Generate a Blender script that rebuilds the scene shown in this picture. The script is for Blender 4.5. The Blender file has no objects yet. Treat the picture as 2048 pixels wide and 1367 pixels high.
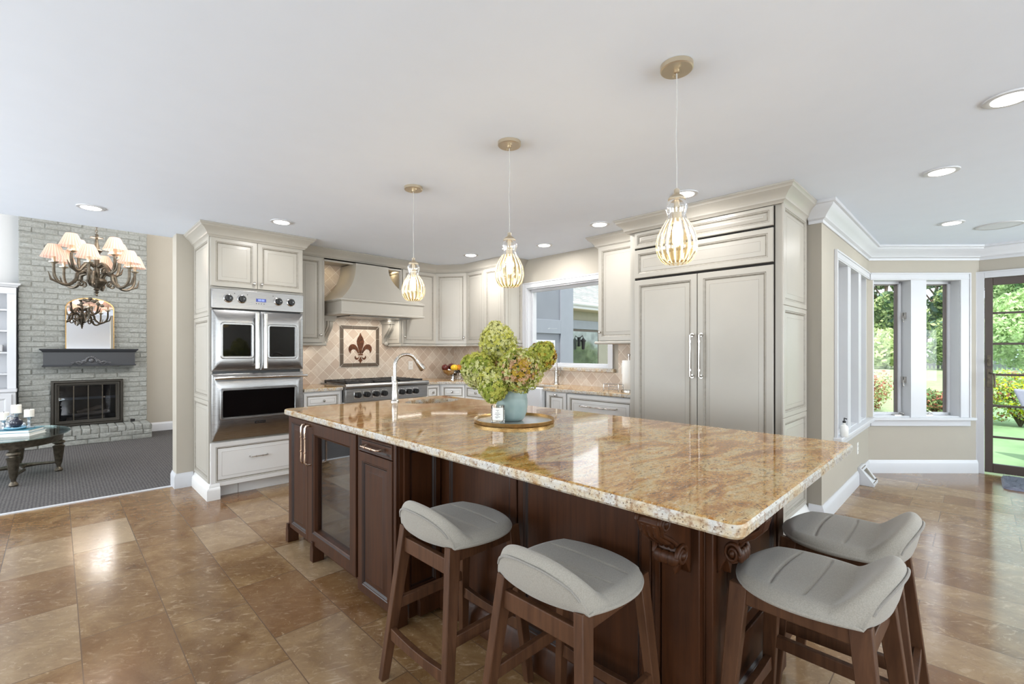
import bpy, math, random
import numpy as np
from mathutils import Vector, Matrix
from mathutils.geometry import tessellate_polygon
random.seed(7)
PI = math.pi
SC = bpy.context.scene
COL = SC.collection

# ------------------------------------------------------------------ camera, world, sun, big lights, exposure
cam = bpy.data.cameras.new('camera'); co = bpy.data.objects.new('camera', cam); COL.objects.link(co)
co.location = (0, 0, 1.32); co.rotation_euler = (PI/2, 0, math.radians(45.36-90))
cam.sensor_width = 36; cam.lens = 922/2048*36; cam.shift_y = 17/2048; cam.clip_end = 400; cam.clip_start = .02
SC.camera = co
SC.view_settings.view_transform = 'Standard'; SC.view_settings.look = 'None'
SC.view_settings.gamma = 1; SC.view_settings.exposure = 0.24; SC.view_settings.use_curve_mapping = False
W = bpy.data.worlds.new('sky'); SC.world = W; W.use_nodes = True
W.node_tree.nodes['Background'].inputs[0].default_value = (.86, .93, 1, 1)
W.node_tree.nodes['Background'].inputs[1].default_value = 2.1
def light(name, kind, loc, energy, color=(1, 1, 1), rot=(0, 0, 0), parent=None, **kw):
    l = bpy.data.lights.new(name, kind); l.energy = energy; l.color = color
    for k, v in kw.items(): setattr(l, k, v)
    o = bpy.data.objects.new(name, l); COL.objects.link(o); o.location = loc; o.rotation_euler = rot
    if parent: o.parent = parent
    return o
light('sun', 'SUN', (0, 0, 20), 5.5, (1, .96, .88), (math.radians(34), 0, math.radians(-75)), angle=.01)
UPT = PI/2+math.radians(48)
for x, p in ((-.6, 92), (2.1, 92), (6.2, 150)): light('rear_fill_light', 'AREA', (x, -4.40, 1.25), p, (.87, .945, 1), (UPT, 0, 0), shape='RECTANGLE', size=1.7, size_y=1.4)  # added fill behind the camera, tilted up to brighten the ceiling
for y, p, sz in ((-1.2, 58, 1.9), (2.4, 64, 1.9), (4.7, 58, 1.15)): light('left_fill_light', 'AREA', (-2.90, y, 1.25), p, (.87, .945, 1), (UPT if y < 4 else PI/2+math.radians(30), 0, -PI/2), shape='RECTANGLE', size=sz, size_y=1.4)  # added unseen fill on the left for ceiling and range side
light('living_window_light', 'AREA', (-2.97, 7.5, 1.9), 85, (.93, .97, 1), (PI/2, 0, -PI/2), shape='RECTANGLE', size=2.9, size_y=2.8)
light('living_wall_fill_light', 'AREA', (1.7, 5.75, 3.15), 85, (1, .97, .93), (PI/2, 0, 0), shape='RECTANGLE', size=2.4, size_y=1.0)  # added fill hidden above the header, brightens the far living wall

# ------------------------------------------------------------------ materials
def lin(c): c /= 255; return c/12.92 if c <= .04045 else ((c+.055)/1.055)**2.4
def rgb(*c): return (lin(c[0]), lin(c[1]), lin(c[2]), 1)
class NT:
    def __init__(s, name):
        s.m = bpy.data.materials.new(name); s.m.use_nodes = True; s.t = s.m.node_tree
        s.b = s.t.nodes['Principled BSDF']; s.out = s.t.nodes['Material Output']
    def n(s, kind, **kw):
        x = s.t.nodes.new('ShaderNode'+kind)
        for k, v in kw.items():
            if k.startswith('i_'):
                k = k[2:]; k = int(k) if k.isdigit() else k.replace('_', ' ')
                s.set(x.inputs[k], v)
            else: setattr(x, k, v)
        return x
    def set(s, inp, v):
        if isinstance(v, bpy.types.NodeSocket): s.t.links.new(v, inp)
        else: inp.default_value = v
    def p(s, **kw):
        for k, v in kw.items(): s.set(s.b.inputs[k.replace('_', ' ')], v)
    def coord(s, scale=(1, 1, 1), rot=(0, 0, 0), loc=(0, 0, 0), kind='Object'):
        tc = s.n('TexCoord')
        return s.n('Mapping', i_Vector=tc.outputs[kind], i_Scale=scale, i_Rotation=rot, i_Location=loc).outputs[0]
    def pos(s, scale=(1, 1, 1), rot=(0, 0, 0), loc=(0, 0, 0)):
        return s.n('Mapping', i_Vector=s.n('NewGeometry').outputs['Position'], i_Scale=scale, i_Rotation=rot, i_Location=loc).outputs[0]
    def noise(s, vec, scale, detail=4, rough=.5, dist=0):
        return s.n('TexNoise', i_Vector=vec, i_Scale=scale, i_Detail=detail, i_Roughness=rough, i_Distortion=dist).outputs['Fac']
    def ramp(s, fac, *stops, interp='LINEAR'):
        r = s.n('ValToRGB', i_Fac=fac); e = r.color_ramp.elements; r.color_ramp.interpolation = interp
        while len(e) < len(stops): e.new(.5)
        for q, (pos, c) in zip(e, stops): q.position = pos; q.color = c if len(c) == 4 else (*c, 1)
        return r.outputs[0]
    def mix(s, fac, a, b, mode='MIX'):
        x = s.n('Mix', data_type='RGBA', blend_type=mode)
        s.set(x.inputs[0], fac); s.set(x.inputs[6], a); s.set(x.inputs[7], b); return x.outputs[2]
    def math(s, op, a, b=0):
        x = s.n('Math', operation=op); s.set(x.inputs[0], a); s.set(x.inputs[1], b); return x.outputs[0]
    def bump(s, h, strength=.3, dist=.01):
        s.set(s.b.inputs['Normal'], s.n('Bump', i_Strength=strength, i_Distance=dist, i_Height=h).outputs[0])
def gray(v): return (v, v, v, 1)
def paint(name, c, rough=.5, metal=0, var=.03, scale=6, bump=0, bscale=200, **kw):
    t = NT(name); v = t.coord(); n = t.noise(v, scale)
    lo = tuple(x*(1-var) for x in c[:3])+(1,); hi = tuple(min(1, x*(1+var)) for x in c[:3])+(1,)
    t.p(Base_Color=t.ramp(n, (.3, lo), (.7, hi)), Roughness=rough, Metallic=metal, **kw)
    if bump: t.bump(t.noise(v, bscale), bump, .004)
    return t.m
M = {}
M['wall'] = paint('wall_paint', rgb(174, 167, 154), .75, var=.012)
M['whitewall'] = paint('white_wall_paint', rgb(196, 196, 195), .75, var=.012)
M['ceil'] = paint('ceiling_paint', rgb(229, 237, 249), .9, var=.008)
M['trim'] = paint('white_trim_paint', rgb(202, 203, 206), .35, var=.01)
M['cab'] = paint('cream_cabinet_paint', rgb(174, 169, 159), .32, var=.015)
M['cabw'] = paint('white_cabinet_paint', rgb(222, 221, 218), .32, var=.015)
M['glaze'] = paint('brown_glaze', rgb(138, 132, 121), .5, var=.15, scale=40)
M['gap'] = paint('dark_gap', rgb(38, 34, 30), .8)
M['black'] = paint('black_enamel', rgb(22, 22, 23), .35)
M['iron'] = paint('cast_iron', rgb(30, 29, 29), .45, bump=.2, bscale=120)
M['blackglass'] = paint('black_oven_glass', rgb(10, 10, 11), .04, var=.05)
M['chrome'] = paint('polished_chrome', rgb(215, 213, 210), .1, 1)
M['nickel'] = paint('brushed_nickel', rgb(188, 184, 178), .26, 1)
M['bronze'] = paint('antique_bronze', rgb(92, 84, 72), .4, .7, var=.35, scale=30)
M['champagne'] = paint('champagne_metal', rgb(204, 191, 168), .32, .9)
M['copper'] = paint('warm_nickel_pull', rgb(205, 180, 160), .18, 1)
M['brass'] = paint('aged_brass', rgb(170, 140, 92), .3, .9, var=.2, scale=40)
M['porcelain'] = paint('white_porcelain', rgb(212, 213, 215), .12, var=.005)
M['plastic'] = paint('white_plastic', rgb(228, 227, 222), .4)
M['doorframe'] = paint('dark_bronze_frame', rgb(74, 62, 55), .4, var=.06)
M['sash'] = paint('grey_bronze_sash', rgb(110, 102, 98), .45, var=.05)
M['paper'] = paint('paper_white', rgb(232, 230, 225), .8)
M['blueprint'] = paint('teal_book_cover', rgb(58, 120, 138), .4, var=.2, scale=30)
M['mantel'] = paint('charcoal_mantel_paint', rgb(54, 55, 58), .4)
M['shade'] = None
def steel():
    t = NT('brushed_steel'); v = t.coord((2, 2, 700))
    n = t.noise(v, 3, 2)
    t.p(Base_Color=t.ramp(n, (.3, rgb(148, 148, 149)), (.7, rgb(166, 165, 163))), Metallic=1.0, Roughness=t.ramp(n, (.3, gray(.24)), (.7, gray(.36))))
    return t.m
M['steel'] = steel()
def wood(name, c1, c2, rough=.32, axis='z', coat=.3):
    t = NT(name); sc = {'z': (14, 14, .8), 'x': (.8, 14, 14), 'y': (14, .8, 14)}[axis]
    v = t.coord(sc); a = t.noise(v, 3, 6, .6, .6); b = t.noise(t.coord(), 2.2, 2)
    col = t.ramp(a, (.25, c1), (.75, c2)); col = t.mix(t.math('MULTIPLY', b, .35), col, c1)
    t.p(Base_Color=col, Roughness=rough, Coat_Weight=coat, Coat_Roughness=.15, Specular_IOR_Level=.22); t.bump(a, .06, .003)
    return t.m
M['cherry'] = wood('dark_cherry_wood', rgb(46, 24, 11), rgb(76, 43, 22), .42, coat=0)
M['walnut'] = wood('walnut_wood', rgb(62, 38, 24), rgb(96, 65, 44), .45, coat=0)
M['dglaze'] = paint('dark_wood_groove', rgb(30, 14, 9), .4)
def granite():
    t = NT('golden_granite'); v = t.pos(); vs = t.pos((1, 2.6, 1), (0, 0, .35))
    vf = t.pos((1.7, 3.6, 1), (0, 0, .2))
    a = t.noise(vs, 3.0, 9, .68, 1.2); b = t.noise(vf, 17, 6, .7, 1.4); c = t.noise(v, 95, 3, .6); d = t.noise(vf, 42, 4, .7, 1.0)
    col = t.ramp(a, (.32, rgb(108, 66, 28)), (.42, rgb(162, 110, 48)), (.51, rgb(188, 148, 88)), (.60, rgb(188, 168, 124)), (.70, rgb(152, 100, 42)))
    col = t.mix(t.ramp(b, (.54, gray(0)), (.64, gray(.85))), col, rgb(108, 68, 36))
    col = t.mix(t.ramp(b, (.34, gray(.8)), (.44, gray(0))), col, rgb(206, 190, 160))
    col = t.mix(t.ramp(d, (.55, gray(0)), (.66, gray(.8))), col, rgb(84, 56, 34))
    sp = t.n('TexVoronoi', i_Vector=v, i_Scale=120.).outputs['Distance']
    spk = t.math('MULTIPLY', t.ramp(sp, (.22, gray(1)), (.34, gray(0))), t.ramp(t.noise(v, 26, 3), (.5, gray(0)), (.62, gray(1))))
    col = t.mix(spk, col, rgb(84, 62, 46)); col = t.mix(t.ramp(c, (.62, gray(0)), (.74, gray(.55))), col, rgb(120, 84, 54))
    t.p(Base_Color=col, Roughness=.06, Coat_Weight=.1, Coat_Roughness=.03)
    return t.m
M['granite'] = granite()
def granite_edge():
    t = NT('granite_cut_edge'); v = t.pos()
    a = t.noise(v, 9, 6, .65, .6); sp = t.n('TexVoronoi', i_Vector=v, i_Scale=95.).outputs['Distance']; c = t.noise(v, 60, 4, .7)
    col = t.ramp(a, (.3, rgb(170, 132, 86)), (.42, rgb(190, 174, 146)), (.56, rgb(192, 188, 180)), (.75, rgb(160, 160, 158)))
    col = t.mix(t.ramp(c, (.5, gray(0)), (.66, gray(.8))), col, rgb(128, 92, 58))
    col = t.mix(t.ramp(sp, (.14, gray(.9)), (.26, gray(0))), col, rgb(92, 72, 56))
    t.p(Base_Color=col, Roughness=.2); t.bump(c, .5, .006)
    return t.m
M['gedge'] = granite_edge()
def travertine():
    t = NT('travertine_tile'); v = t.pos()
    mp = t.n('Mapping', i_Vector=t.n('NewGeometry').outputs['Position'], i_Rotation=(0, 0, -PI/2), i_Location=(0, 0, 0))
    sh = t.n('VectorMath', operation='ADD'); t.set(sh.inputs[0], mp.outputs[0]); sh.inputs[1].default_value = (.201, .0765+40*.3175, 0)
    br = t.n('TexBrick', i_Vector=sh.outputs[0], i_Color1=gray(0), i_Color2=gray(1), i_Mortar=gray(.5), i_Scale=1., i_Mortar_Size=.0022, i_Mortar_Smooth=.1, i_Bias=0., i_Brick_Width=.618, i_Row_Height=.3175)
    br.offset = .32; br.offset_frequency = 2; br.squash = 1
    tone = br.outputs['Color']
    # each tile reads its own patch of stone
    add = t.n('VectorMath', operation='MULTIPLY_ADD'); t.set(add.inputs[0], tone); add.inputs[1].default_value = (7, 13, 5); t.set(add.inputs[2], t.pos((1.0, .8, 1), (0, 0, .5)))
    a = t.noise(add.outputs[0], 3.2, 10, .68, 1.4)
    st = t.n('Mapping', i_Vector=add.outputs[0], i_Scale=(3.4, 9, 1), i_Rotation=(0, 0, .5)).outputs[0]
    b = t.noise(st, 2.4, 9, .7, 2.0)
    pit = t.noise(add.outputs[0], 46, 6, .75, .8)
    col = t.ramp(a, (.25, rgb(92, 62, 35)), (.45, rgb(121, 91, 58)), (.6, rgb(140, 111, 76)), (.78, rgb(162, 137, 102)))
    col = t.mix(t.ramp(b, (.55, gray(0)), (.70, gray(.6))), col, rgb(196, 172, 142))
    col = t.mix(t.ramp(b, (.3, gray(.6)), (.44, gray(0))), col, rgb(112, 82, 58))
    col = t.mix(t.ramp(tone, (0, gray(.6)), (.45, gray(0))), col, rgb(112, 76, 48))
    col = t.mix(t.ramp(tone, (.6, gray(0)), (1, gray(.5))), col, rgb(184, 164, 136))
    col = t.mix(t.ramp(pit, (.58, gray(0)), (.72, gray(.65))), col, rgb(110, 80, 56))
    col = t.mix(t.ramp(pit, (.28, gray(.6)), (.40, gray(0))), col, rgb(206, 184, 152))
    col = t.mix(br.outputs['Fac'], col, rgb(100, 78, 58))
    t.p(Base_Color=col, Roughness=t.ramp(pit, (.3, gray(.09)), (.7, gray(.22))), Specular_IOR_Level=.5)
    t.bump(t.math('SUBTRACT', 1, br.outputs['Fac']), .35, .002)
    return t.m
M['floor'] = travertine()
def diamond(name, axis):
    t = NT(name)
    rot = {'y': (PI/2, 0, 0), 'x': (PI/2, 0, PI/2)}[axis]
    tc = t.n('NewGeometry').outputs['Position']; sx = t.n('SeparateXYZ', i_Vector=tc)
    cb = t.n('CombineXYZ'); t.set(cb.inputs[0], sx.outputs[0 if axis == 'y' else 1]); t.set(cb.inputs[1], sx.outputs[2])
    mp = t.n('Mapping', i_Vector=cb.outputs[0], i_Rotation=(0, 0, PI/4), i_Location=(.02, .03, 0)).outputs[0]
    br = t.n('TexBrick', i_Vector=mp, i_Color1=gray(0), i_Color2=gray(1), i_Scale=1., i_Mortar_Size=.0022, i_Mortar_Smooth=.2, i_Brick_Width=.103, i_Row_Height=.103)
    br.offset = 0; br.squash = 1
    n = t.noise(tc, 22, 6, .6, .6)
    col = t.ramp(br.outputs['Color'], (0, rgb(188, 168, 150)), (.5, rgb(208, 194, 178)), (1, rgb(218, 208, 194)))
    col = t.mix(t.ramp(n, (.4, gray(.5)), (.7, gray(0))), col, rgb(190, 170, 150))
    col = t.mix(br.outputs['Fac'], col, rgb(232, 224, 210))
    t.p(Base_Color=col, Roughness=.45); t.bump(t.math('SUBTRACT', 1, br.outputs['Fac']), .4, .003)
    return t.m
M['tile_y'] = diamond('diamond_tile_back', 'y'); M['tile_x'] = diamond('diamond_tile_side', 'x')
def carpet():
    t = NT('grey_woven_carpet'); v = t.pos()
    ck = t.n('TexVoronoi', i_Vector=t.pos((1, 1, .2)), i_Scale=42.); ck.inputs['Randomness'].default_value = .25
    n = t.noise(v, 90, 3)
    col = t.ramp(ck.outputs['Distance'], (.1, rgb(112, 107, 104)), (.55, rgb(62, 59, 58)))
    col = t.mix(t.math('MULTIPLY', n, .5), col, rgb(70, 67, 68))
    t.p(Base_Color=col, Roughness=.95); t.bump(ck.outputs['Distance'], .6, .006)
    return t.m
M['carpet'] = carpet()
def fabric(name, c, sc=340):
    t = NT(name); v = t.coord(); n = t.noise(v, sc, 3, .7); b = t.noise(v, 9, 3)
    lo = tuple(x*.82 for x in c[:3])+(1,); hi = tuple(min(1, x*1.12) for x in c[:3])+(1,)
    t.p(Base_Color=t.mix(t.math('MULTIPLY', b, .3), t.ramp(n, (.35, lo), (.65, hi)), lo), Roughness=.9, Sheen_Weight=.25); t.bump(n, .25, .002)
    return t.m
M['fabric'] = fabric('grey_fabric', rgb(152, 146, 135))
M['piping'] = fabric('grey_piping', rgb(138, 133, 125))
M['rug'] = fabric('blue_grey_shag', rgb(128, 132, 150), 60)
def brickm():
    t = NT('grey_painted_brick'); v = t.coord(); n = t.noise(v, 38, 6, .7); b = t.noise(v, 3, 3)
    col = t.ramp(n, (.3, rgb(124, 125, 119)), (.7, rgb(166, 167, 161)))
    col = t.mix(t.math('MULTIPLY', b, .3), col, rgb(138, 138, 132))
    t.p(Base_Color=col, Roughness=.55); t.bump(n, .9, .012)
    return t.m
M['brick'] = brickm()
M['mortar'] = paint('painted_mortar', rgb(134, 135, 129), .8, bump=.4, bscale=60)
def thin_glass(name, tint=(1, 1, 1, 1), refl=.06, rough=0.0, fk=.8):
    t = NT(name); tr = t.n('BsdfTransparent', i_Color=tint); gl = t.n('BsdfGlossy', i_Color=gray(1), i_Roughness=rough)
    fr = t.n('LayerWeight', i_Blend=.25).outputs['Fresnel']
    f = t.math('ADD', t.math('MULTIPLY', fr, fk), refl*.3)
    mx = t.n('MixShader', i_Fac=f, i_1=tr.outputs[0], i_2=gl.outputs[0]); t.set(t.out.inputs[0], mx.outputs[0])
    return t.m
M['glass'] = thin_glass('window_glass', refl=.0, fk=.12)
M['doorglass'] = thin_glass('door_glass_green_tint', (.86, .96, .93, 1), .0, fk=.15)
M['tableglass'] = thin_glass('table_glass', (.8, .93, .92, 1), .2)
M['clearglass'] = thin_glass('clear_lamp_glass', (.97, .96, .94, 1), .25)
M['amber'] = thin_glass('amber_lamp_glass', (.985, .90, .73, 1), .2)
def amber_rib():
    t = NT('amber_glass_rib'); tl = t.n('BsdfTranslucent', i_Color=rgb(246, 222, 168)); df = t.n('BsdfTransparent', i_Color=rgb(252, 232, 190))
    mx = t.n('MixShader', i_Fac=.45, i_1=tl.outputs[0], i_2=df.outputs[0]); t.set(t.out.inputs[0], mx.outputs[0]); return t.m
M['rib'] = amber_rib()
def shade_m(a=(240, 216, 202), b=(236, 212, 200), nm='pleated_peach_shade'):
    t = NT(nm); tl = t.n('BsdfTranslucent', i_Color=rgb(*a)); df = t.n('BsdfDiffuse', i_Color=rgb(*b))
    mx = t.n('MixShader', i_Fac=.5, i_1=tl.outputs[0], i_2=df.outputs[0]); t.set(t.out.inputs[0], mx.outputs[0]); return t.m
M['shade'] = shade_m()
def vase_m():
    t = NT('frosted_sea_glass'); v = t.coord(); n = t.noise(v, 14, 3)
    t.p(Base_Color=t.ramp(n, (.3, rgb(148, 170, 168)), (.7, rgb(174, 192, 188))), Roughness=.3, Transmission_Weight=.3, IOR=1.3); return t.m
M['shade2'] = shade_m((226, 188, 170), (222, 188, 174), 'peach_shade_fold'); M['vase'] = vase_m()
def emit(name, c, s):
    t = NT(name); t.p(Base_Color=c, Emission_Color=c, Emission_Strength=s); return t.m
M['canlens'] = emit('lit_lamp_lens', (1, .97, .92, 1), 4)
M['bulb'] = emit('lit_filament_bulb', (1, .82, .55, 1), 14)
M['display'] = emit('blue_oven_display', rgb(60, 70, 130), .5)
M['digits'] = emit('display_digits', rgb(150, 170, 240), 1.2)
M['mirror'] = paint('mirror_silver', gray(.9), .01, 1, var=0)
M['candle'] = paint('candle_wax', rgb(240, 236, 226), .5)
def leaf(name, c, tr=.35):
    t = NT(name); df = t.n('BsdfDiffuse', i_Color=c); tl = t.n('BsdfTranslucent', i_Color=c)
    mx = t.n('MixShader', i_Fac=tr, i_1=df.outputs[0], i_2=tl.outputs[0]); t.set(t.out.inputs[0], mx.outputs[0]); return t.m
def lawn():
    t = NT('mown_lawn'); v = t.pos(); n = t.noise(v, 3, 6, .7); w = t.noise(t.pos((.15, 1.2, 1)), 1, 3)
    col = t.ramp(n, (.3, rgb(108, 128, 88)), (.7, rgb(136, 154, 112))); col = t.mix(t.ramp(w, (.4, gray(0)), (.6, gray(.4))), col, rgb(150, 166, 128))
    t.p(Base_Color=col, Roughness=1.0); return t.m
M['lawn'] = lawn()
def shingle():
    t = NT('grey_shingles'); v = t.coord()
    br = t.n('TexBrick', i_Vector=t.pos((1, 1, 1), (0, 0, 0)), i_Color1=rgb(128, 132, 130), i_Color2=rgb(158, 160, 158), i_Mortar=rgb(92, 96, 96), i_Scale=1., i_Mortar_Size=.012, i_Brick_Width=.35, i_Row_Height=.14)
    t.p(Base_Color=t.mix(t.math('MULTIPLY', t.noise(v, 20, 5), .5), br.outputs['Color'], rgb(120, 124, 124)), Roughness=.9); return t.m
M['shingle'] = shingle()
M['siding'] = paint('blue_grey_siding', rgb(122, 126, 134), .6, var=.05, scale=3)
M['sidingtrim'] = paint('slate_trim', rgb(134, 139, 148), .5)
M['soffit'] = paint('beige_soffit', rgb(176, 164, 138), .6)
M['mosaic'] = paint('rust_brown_tile', rgb(88, 52, 32), .25, var=.6, scale=40)
M['border'] = paint('dark_olive_tile', rgb(92, 79, 66), .35, var=.15, scale=40)
M['grout'] = paint('cream_grout', rgb(222, 214, 200), .8)
M['tilepanel'] = M['tile_y']
M['bark'] = paint('bark', rgb(92, 78, 64), .9, var=.3)

M['coolerglass'] = thin_glass('cooler_glass', (.75, .77, .78, 1), .5)
M['tray'] = paint('grey_tray_surface', rgb(176, 178, 176), .22, .5)
M['inkgrey'] = paint('grey_print', rgb(120, 120, 120), .8)
M['mesh'] = paint('speaker_mesh', rgb(218, 222, 228), .7)
M['cord'] = paint('clear_cord', rgb(190, 188, 184), .4)
M['plum'] = paint('dark_red_skin', rgb(92, 32, 26), .3, var=.25, scale=12)
M['lemon'] = paint('yellow_skin', rgb(236, 190, 40), .4, bump=.2, bscale=120)
M['orange'] = paint('orange_skin', rgb(236, 150, 40), .4, bump=.2, bscale=120)
M['h_lime'] = leaf('lime_petal', rgb(194, 194, 100), .3); M['h_pale'] = leaf('pale_green_petal', rgb(212, 212, 152), .3); M['h_green'] = leaf('green_petal', rgb(154, 168, 78), .3)
M['h_ochre'] = leaf('ochre_petal', rgb(196, 166, 70), .3); M['h_pink'] = leaf('dusty_pink_petal', rgb(202, 164, 130), .3); M['h_brown'] = leaf('brown_petal', rgb(150, 104, 58), .3)
M['h_stem'] = paint('green_stem', rgb(96, 112, 62), .6); M['h_leaf'] = paint('dark_green_leaf', rgb(70, 84, 52), .5)

M['bronzedark'] = paint('dark_bronze_metal', rgb(62, 58, 52), .35, .6)
M['steelblue'] = paint('blued_steel_bar', rgb(96, 104, 112), .4, .5)
M['fireglass'] = thin_glass('smoked_fire_glass', (.6, .61, .63, 1), .03)
M['ash'] = paint('ash_grey_log', rgb(120, 112, 104), .9, var=.35, bump=.4, bscale=40)
M['charcoalsheen'] = paint('charcoal_carving', rgb(84, 84, 86), .28, .2)
M['softgrey'] = paint('soft_grey_box', rgb(190, 190, 190), .7)
M['candleglass'] = paint('silvered_glass', rgb(190, 200, 208), .12, .6)
M['aqua'] = paint('aqua_glass', rgb(130, 180, 205), .1)
M['navy'] = paint('navy_glaze', rgb(40, 44, 58), .15)
M['dimbulb'] = emit('shaded_bulb', (1, .8, .55, 1), 6)
M['fencewood'] = paint('weathered_fence_wood', rgb(104, 106, 108), .9)
M['wicker'] = paint('grey_wicker', rgb(146, 136, 158), .7, bump=.5, bscale=60)
M['lilac'] = paint('lilac_cushion', rgb(176, 170, 198), .8)
M['extglass'] = paint('reflective_window_glass', rgb(120, 128, 122), .08, .7, var=.35, scale=3)
M['patio'] = paint('added_grey_slab', rgb(150, 148, 144), .8)
M['beigewall'] = paint('beige_house_wall', rgb(150, 146, 132), .7)

# ------------------------------------------------------------------ mesh builder
class MB:
    def __init__(s, o=(0, 0, 0), rz=0):
        s.v = []; s.f = []; s.m = []; s.M = Matrix.Translation(o) @ Matrix.Rotation(rz, 4, 'Z')
    def add(s, vs, fs, m=0, X=None):
        b = len(s.v); A = s.M @ X if X is not None else s.M
        s.v += [A @ Vector(p) for p in vs]; s.f += [[b+i for i in f] for f in fs]
        s.m += m if isinstance(m, list) else [m]*len(fs); return s
    def box(s, x0, x1, y0, y1, z0, z1, m=0, X=None):
        x0, x1 = min(x0, x1), max(x0, x1); y0, y1 = min(y0, y1), max(y0, y1); z0, z1 = min(z0, z1), max(z0, z1)
        return s.add([(x0, y0, z0), (x1, y0, z0), (x1, y1, z0), (x0, y1, z0), (x0, y0, z1), (x1, y0, z1), (x1, y1, z1), (x0, y1, z1)],
                     [(0, 3, 2, 1), (4, 5, 6, 7), (0, 1, 5, 4), (1, 2, 6, 5), (2, 3, 7, 6), (3, 0, 4, 7)], m, X)
    def tube(s, pts, r, n=10, m=0, cap=True, sx=1, closed=False):
        pts = [Vector(p) for p in pts]; R = r if isinstance(r, (list, tuple)) else [r]*len(pts)
        vs = []; fs = []; up = None; L = len(pts)
        for i, p in enumerate(pts):
            if closed: d = pts[(i+1) % L]-pts[i-1]
            else: d = pts[min(i+1, L-1)]-pts[max(i-1, 0)]
            d.normalize()
            if up is None:
                up = Vector((0, 0, 1)) if abs(d.z) < .9 else Vector((1, 0, 0))
            a = d.cross(up)
            if a.length < 1e-4: a = d.cross(Vector((0, 1, .3)))
            a.normalize(); b = a.cross(d); up = b
            for k in range(n):
                t = 2*PI*k/n; vs.append(p+(a*math.cos(t)*sx+b*math.sin(t))*R[i])
        for i in range(L-(0 if closed else 1)):
            j = (i+1) % L
            for k in range(n): fs.append((i*n+k, j*n+k, j*n+(k+1) % n, i*n+(k+1) % n))
        if cap and not closed: fs += [tuple(range(n)), tuple(range((L-1)*n, L*n))[::-1]]
        return s.add(vs, fs, m)
    def bar(s, a, b, w, h, m=0, w2=None, h2=None, up=(0, 0, 1)):       # tapered rectangular bar
        a = Vector(a); b = Vector(b); d = (b-a).normalized(); sd = d.cross(Vector(up))
        if sd.length < 1e-3: sd = d.cross(Vector((1, 0, 0)))
        sd.normalize(); u = sd.cross(d); w2 = w2 or w; h2 = h2 or h
        vs = [a-sd*w/2-u*h/2, a+sd*w/2-u*h/2, a+sd*w/2+u*h/2, a-sd*w/2+u*h/2, b-sd*w2/2-u*h2/2, b+sd*w2/2-u*h2/2, b+sd*w2/2+u*h2/2, b-sd*w2/2+u*h2/2]
        return s.add(vs, [(0, 3, 2, 1), (4, 5, 6, 7), (0, 1, 5, 4), (1, 2, 6, 5), (2, 3, 7, 6), (3, 0, 4, 7)], m)
    def lathe(s, c, prof, n=24, m=0, X=None, mod=None, sx=1, sy=1, flip=False):
        vs = []; fs = []; c = Vector(c)
        for (r, z) in prof:
            for k in range(n):
                t = 2*PI*k/n; q = r*(mod(t, z) if mod else 1); vs.append(c+Vector((q*math.cos(t)*sx, q*math.sin(t)*sy, z)))
        for i in range(len(prof)-1):
            for k in range(n): fs.append((i*n+k, i*n+(k+1) % n, (i+1)*n+(k+1) % n, (i+1)*n+k))
        if prof[0][0] > 1e-4: fs.append(tuple(range(n))[::-1])
        if prof[-1][0] > 1e-4: fs.append(tuple(range((len(prof)-1)*n, len(prof)*n)))
        return s.add(vs, fs, m, X)
    def shell(s, c, prof, n=24, m=0, mod=None):                          # open lathe surface without caps
        vs = []; fs = []; c = Vector(c); mm = []
        for (r, z) in prof:
            for k in range(n):
                t = 2*PI*k/n; q = r*(mod(t, z) if mod else 1); vs.append(c+Vector((q*math.cos(t), q*math.sin(t), z)))
        for i in range(len(prof)-1):
            for k in range(n):
                fs.append((i*n+k, i*n+(k+1) % n, (i+1)*n+(k+1) % n, (i+1)*n+k)); mm.append(m(i, k) if callable(m) else m)
        return s.add(vs, fs, mm)
    def ball(s, c, r, sc=(1, 1, 1), n=14, m=0):
        prof = [(math.sin(PI*i/n)*r, -math.cos(PI*i/n)*r*sc[2]) for i in range(n+1)]
        prof[0] = (1e-5, prof[0][1]); prof[-1] = (1e-5, prof[-1][1])
        return s.lathe(c, prof, n+4, m, sx=sc[0], sy=sc[1])
    def prism(s, poly, y0, y1, m=0, X=None):                             # (x, z) outline pushed along y
        n = len(poly); ar = sum(poly[i][0]*poly[(i+1) % n][1]-poly[(i+1) % n][0]*poly[i][1] for i in range(n))
        if ar < 0: poly = poly[::-1]
        vs = [(x, y0, z) for x, z in poly]+[(x, y1, z) for x, z in poly]
        tr = tessellate_polygon([[Vector((x, z, 0)) for x, z in poly]]); fs = []
        for t in tr:
            a, b, c = [Vector((*poly[i], 0)) for i in t]
            t = tuple(t) if (b-a).cross(c-a).z > 0 else tuple(t)[::-1]
            fs.append(t); fs.append(tuple(n+i for i in t[::-1]))
        fs += [(i, n+i, n+(i+1) % n, (i+1) % n) for i in range(n)]
        return s.add(vs, fs, m, X)
    def rings(s, x0, z0, w, h, y, seq):                                  # nested rectangles; seq = (inset, forward, material)
        vs = []; fs = []; mm = []
        for (a, f, m) in seq: vs += [(x0+a, y-f, z0+a), (x0+w-a, y-f, z0+a), (x0+w-a, y-f, z0+h-a), (x0+a, y-f, z0+h-a)]
        for i in range(len(seq)-1):
            for k in range(4): fs.append((i*4+k, i*4+(k+1) % 4, i*4+4+(k+1) % 4, i*4+4+k)); mm.append(seq[i+1][2])
        b = len(seq)*4-4; fs.append((b, b+1, b+2, b+3)); mm.append(0)
        return s.add(vs, fs, mm)
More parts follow.
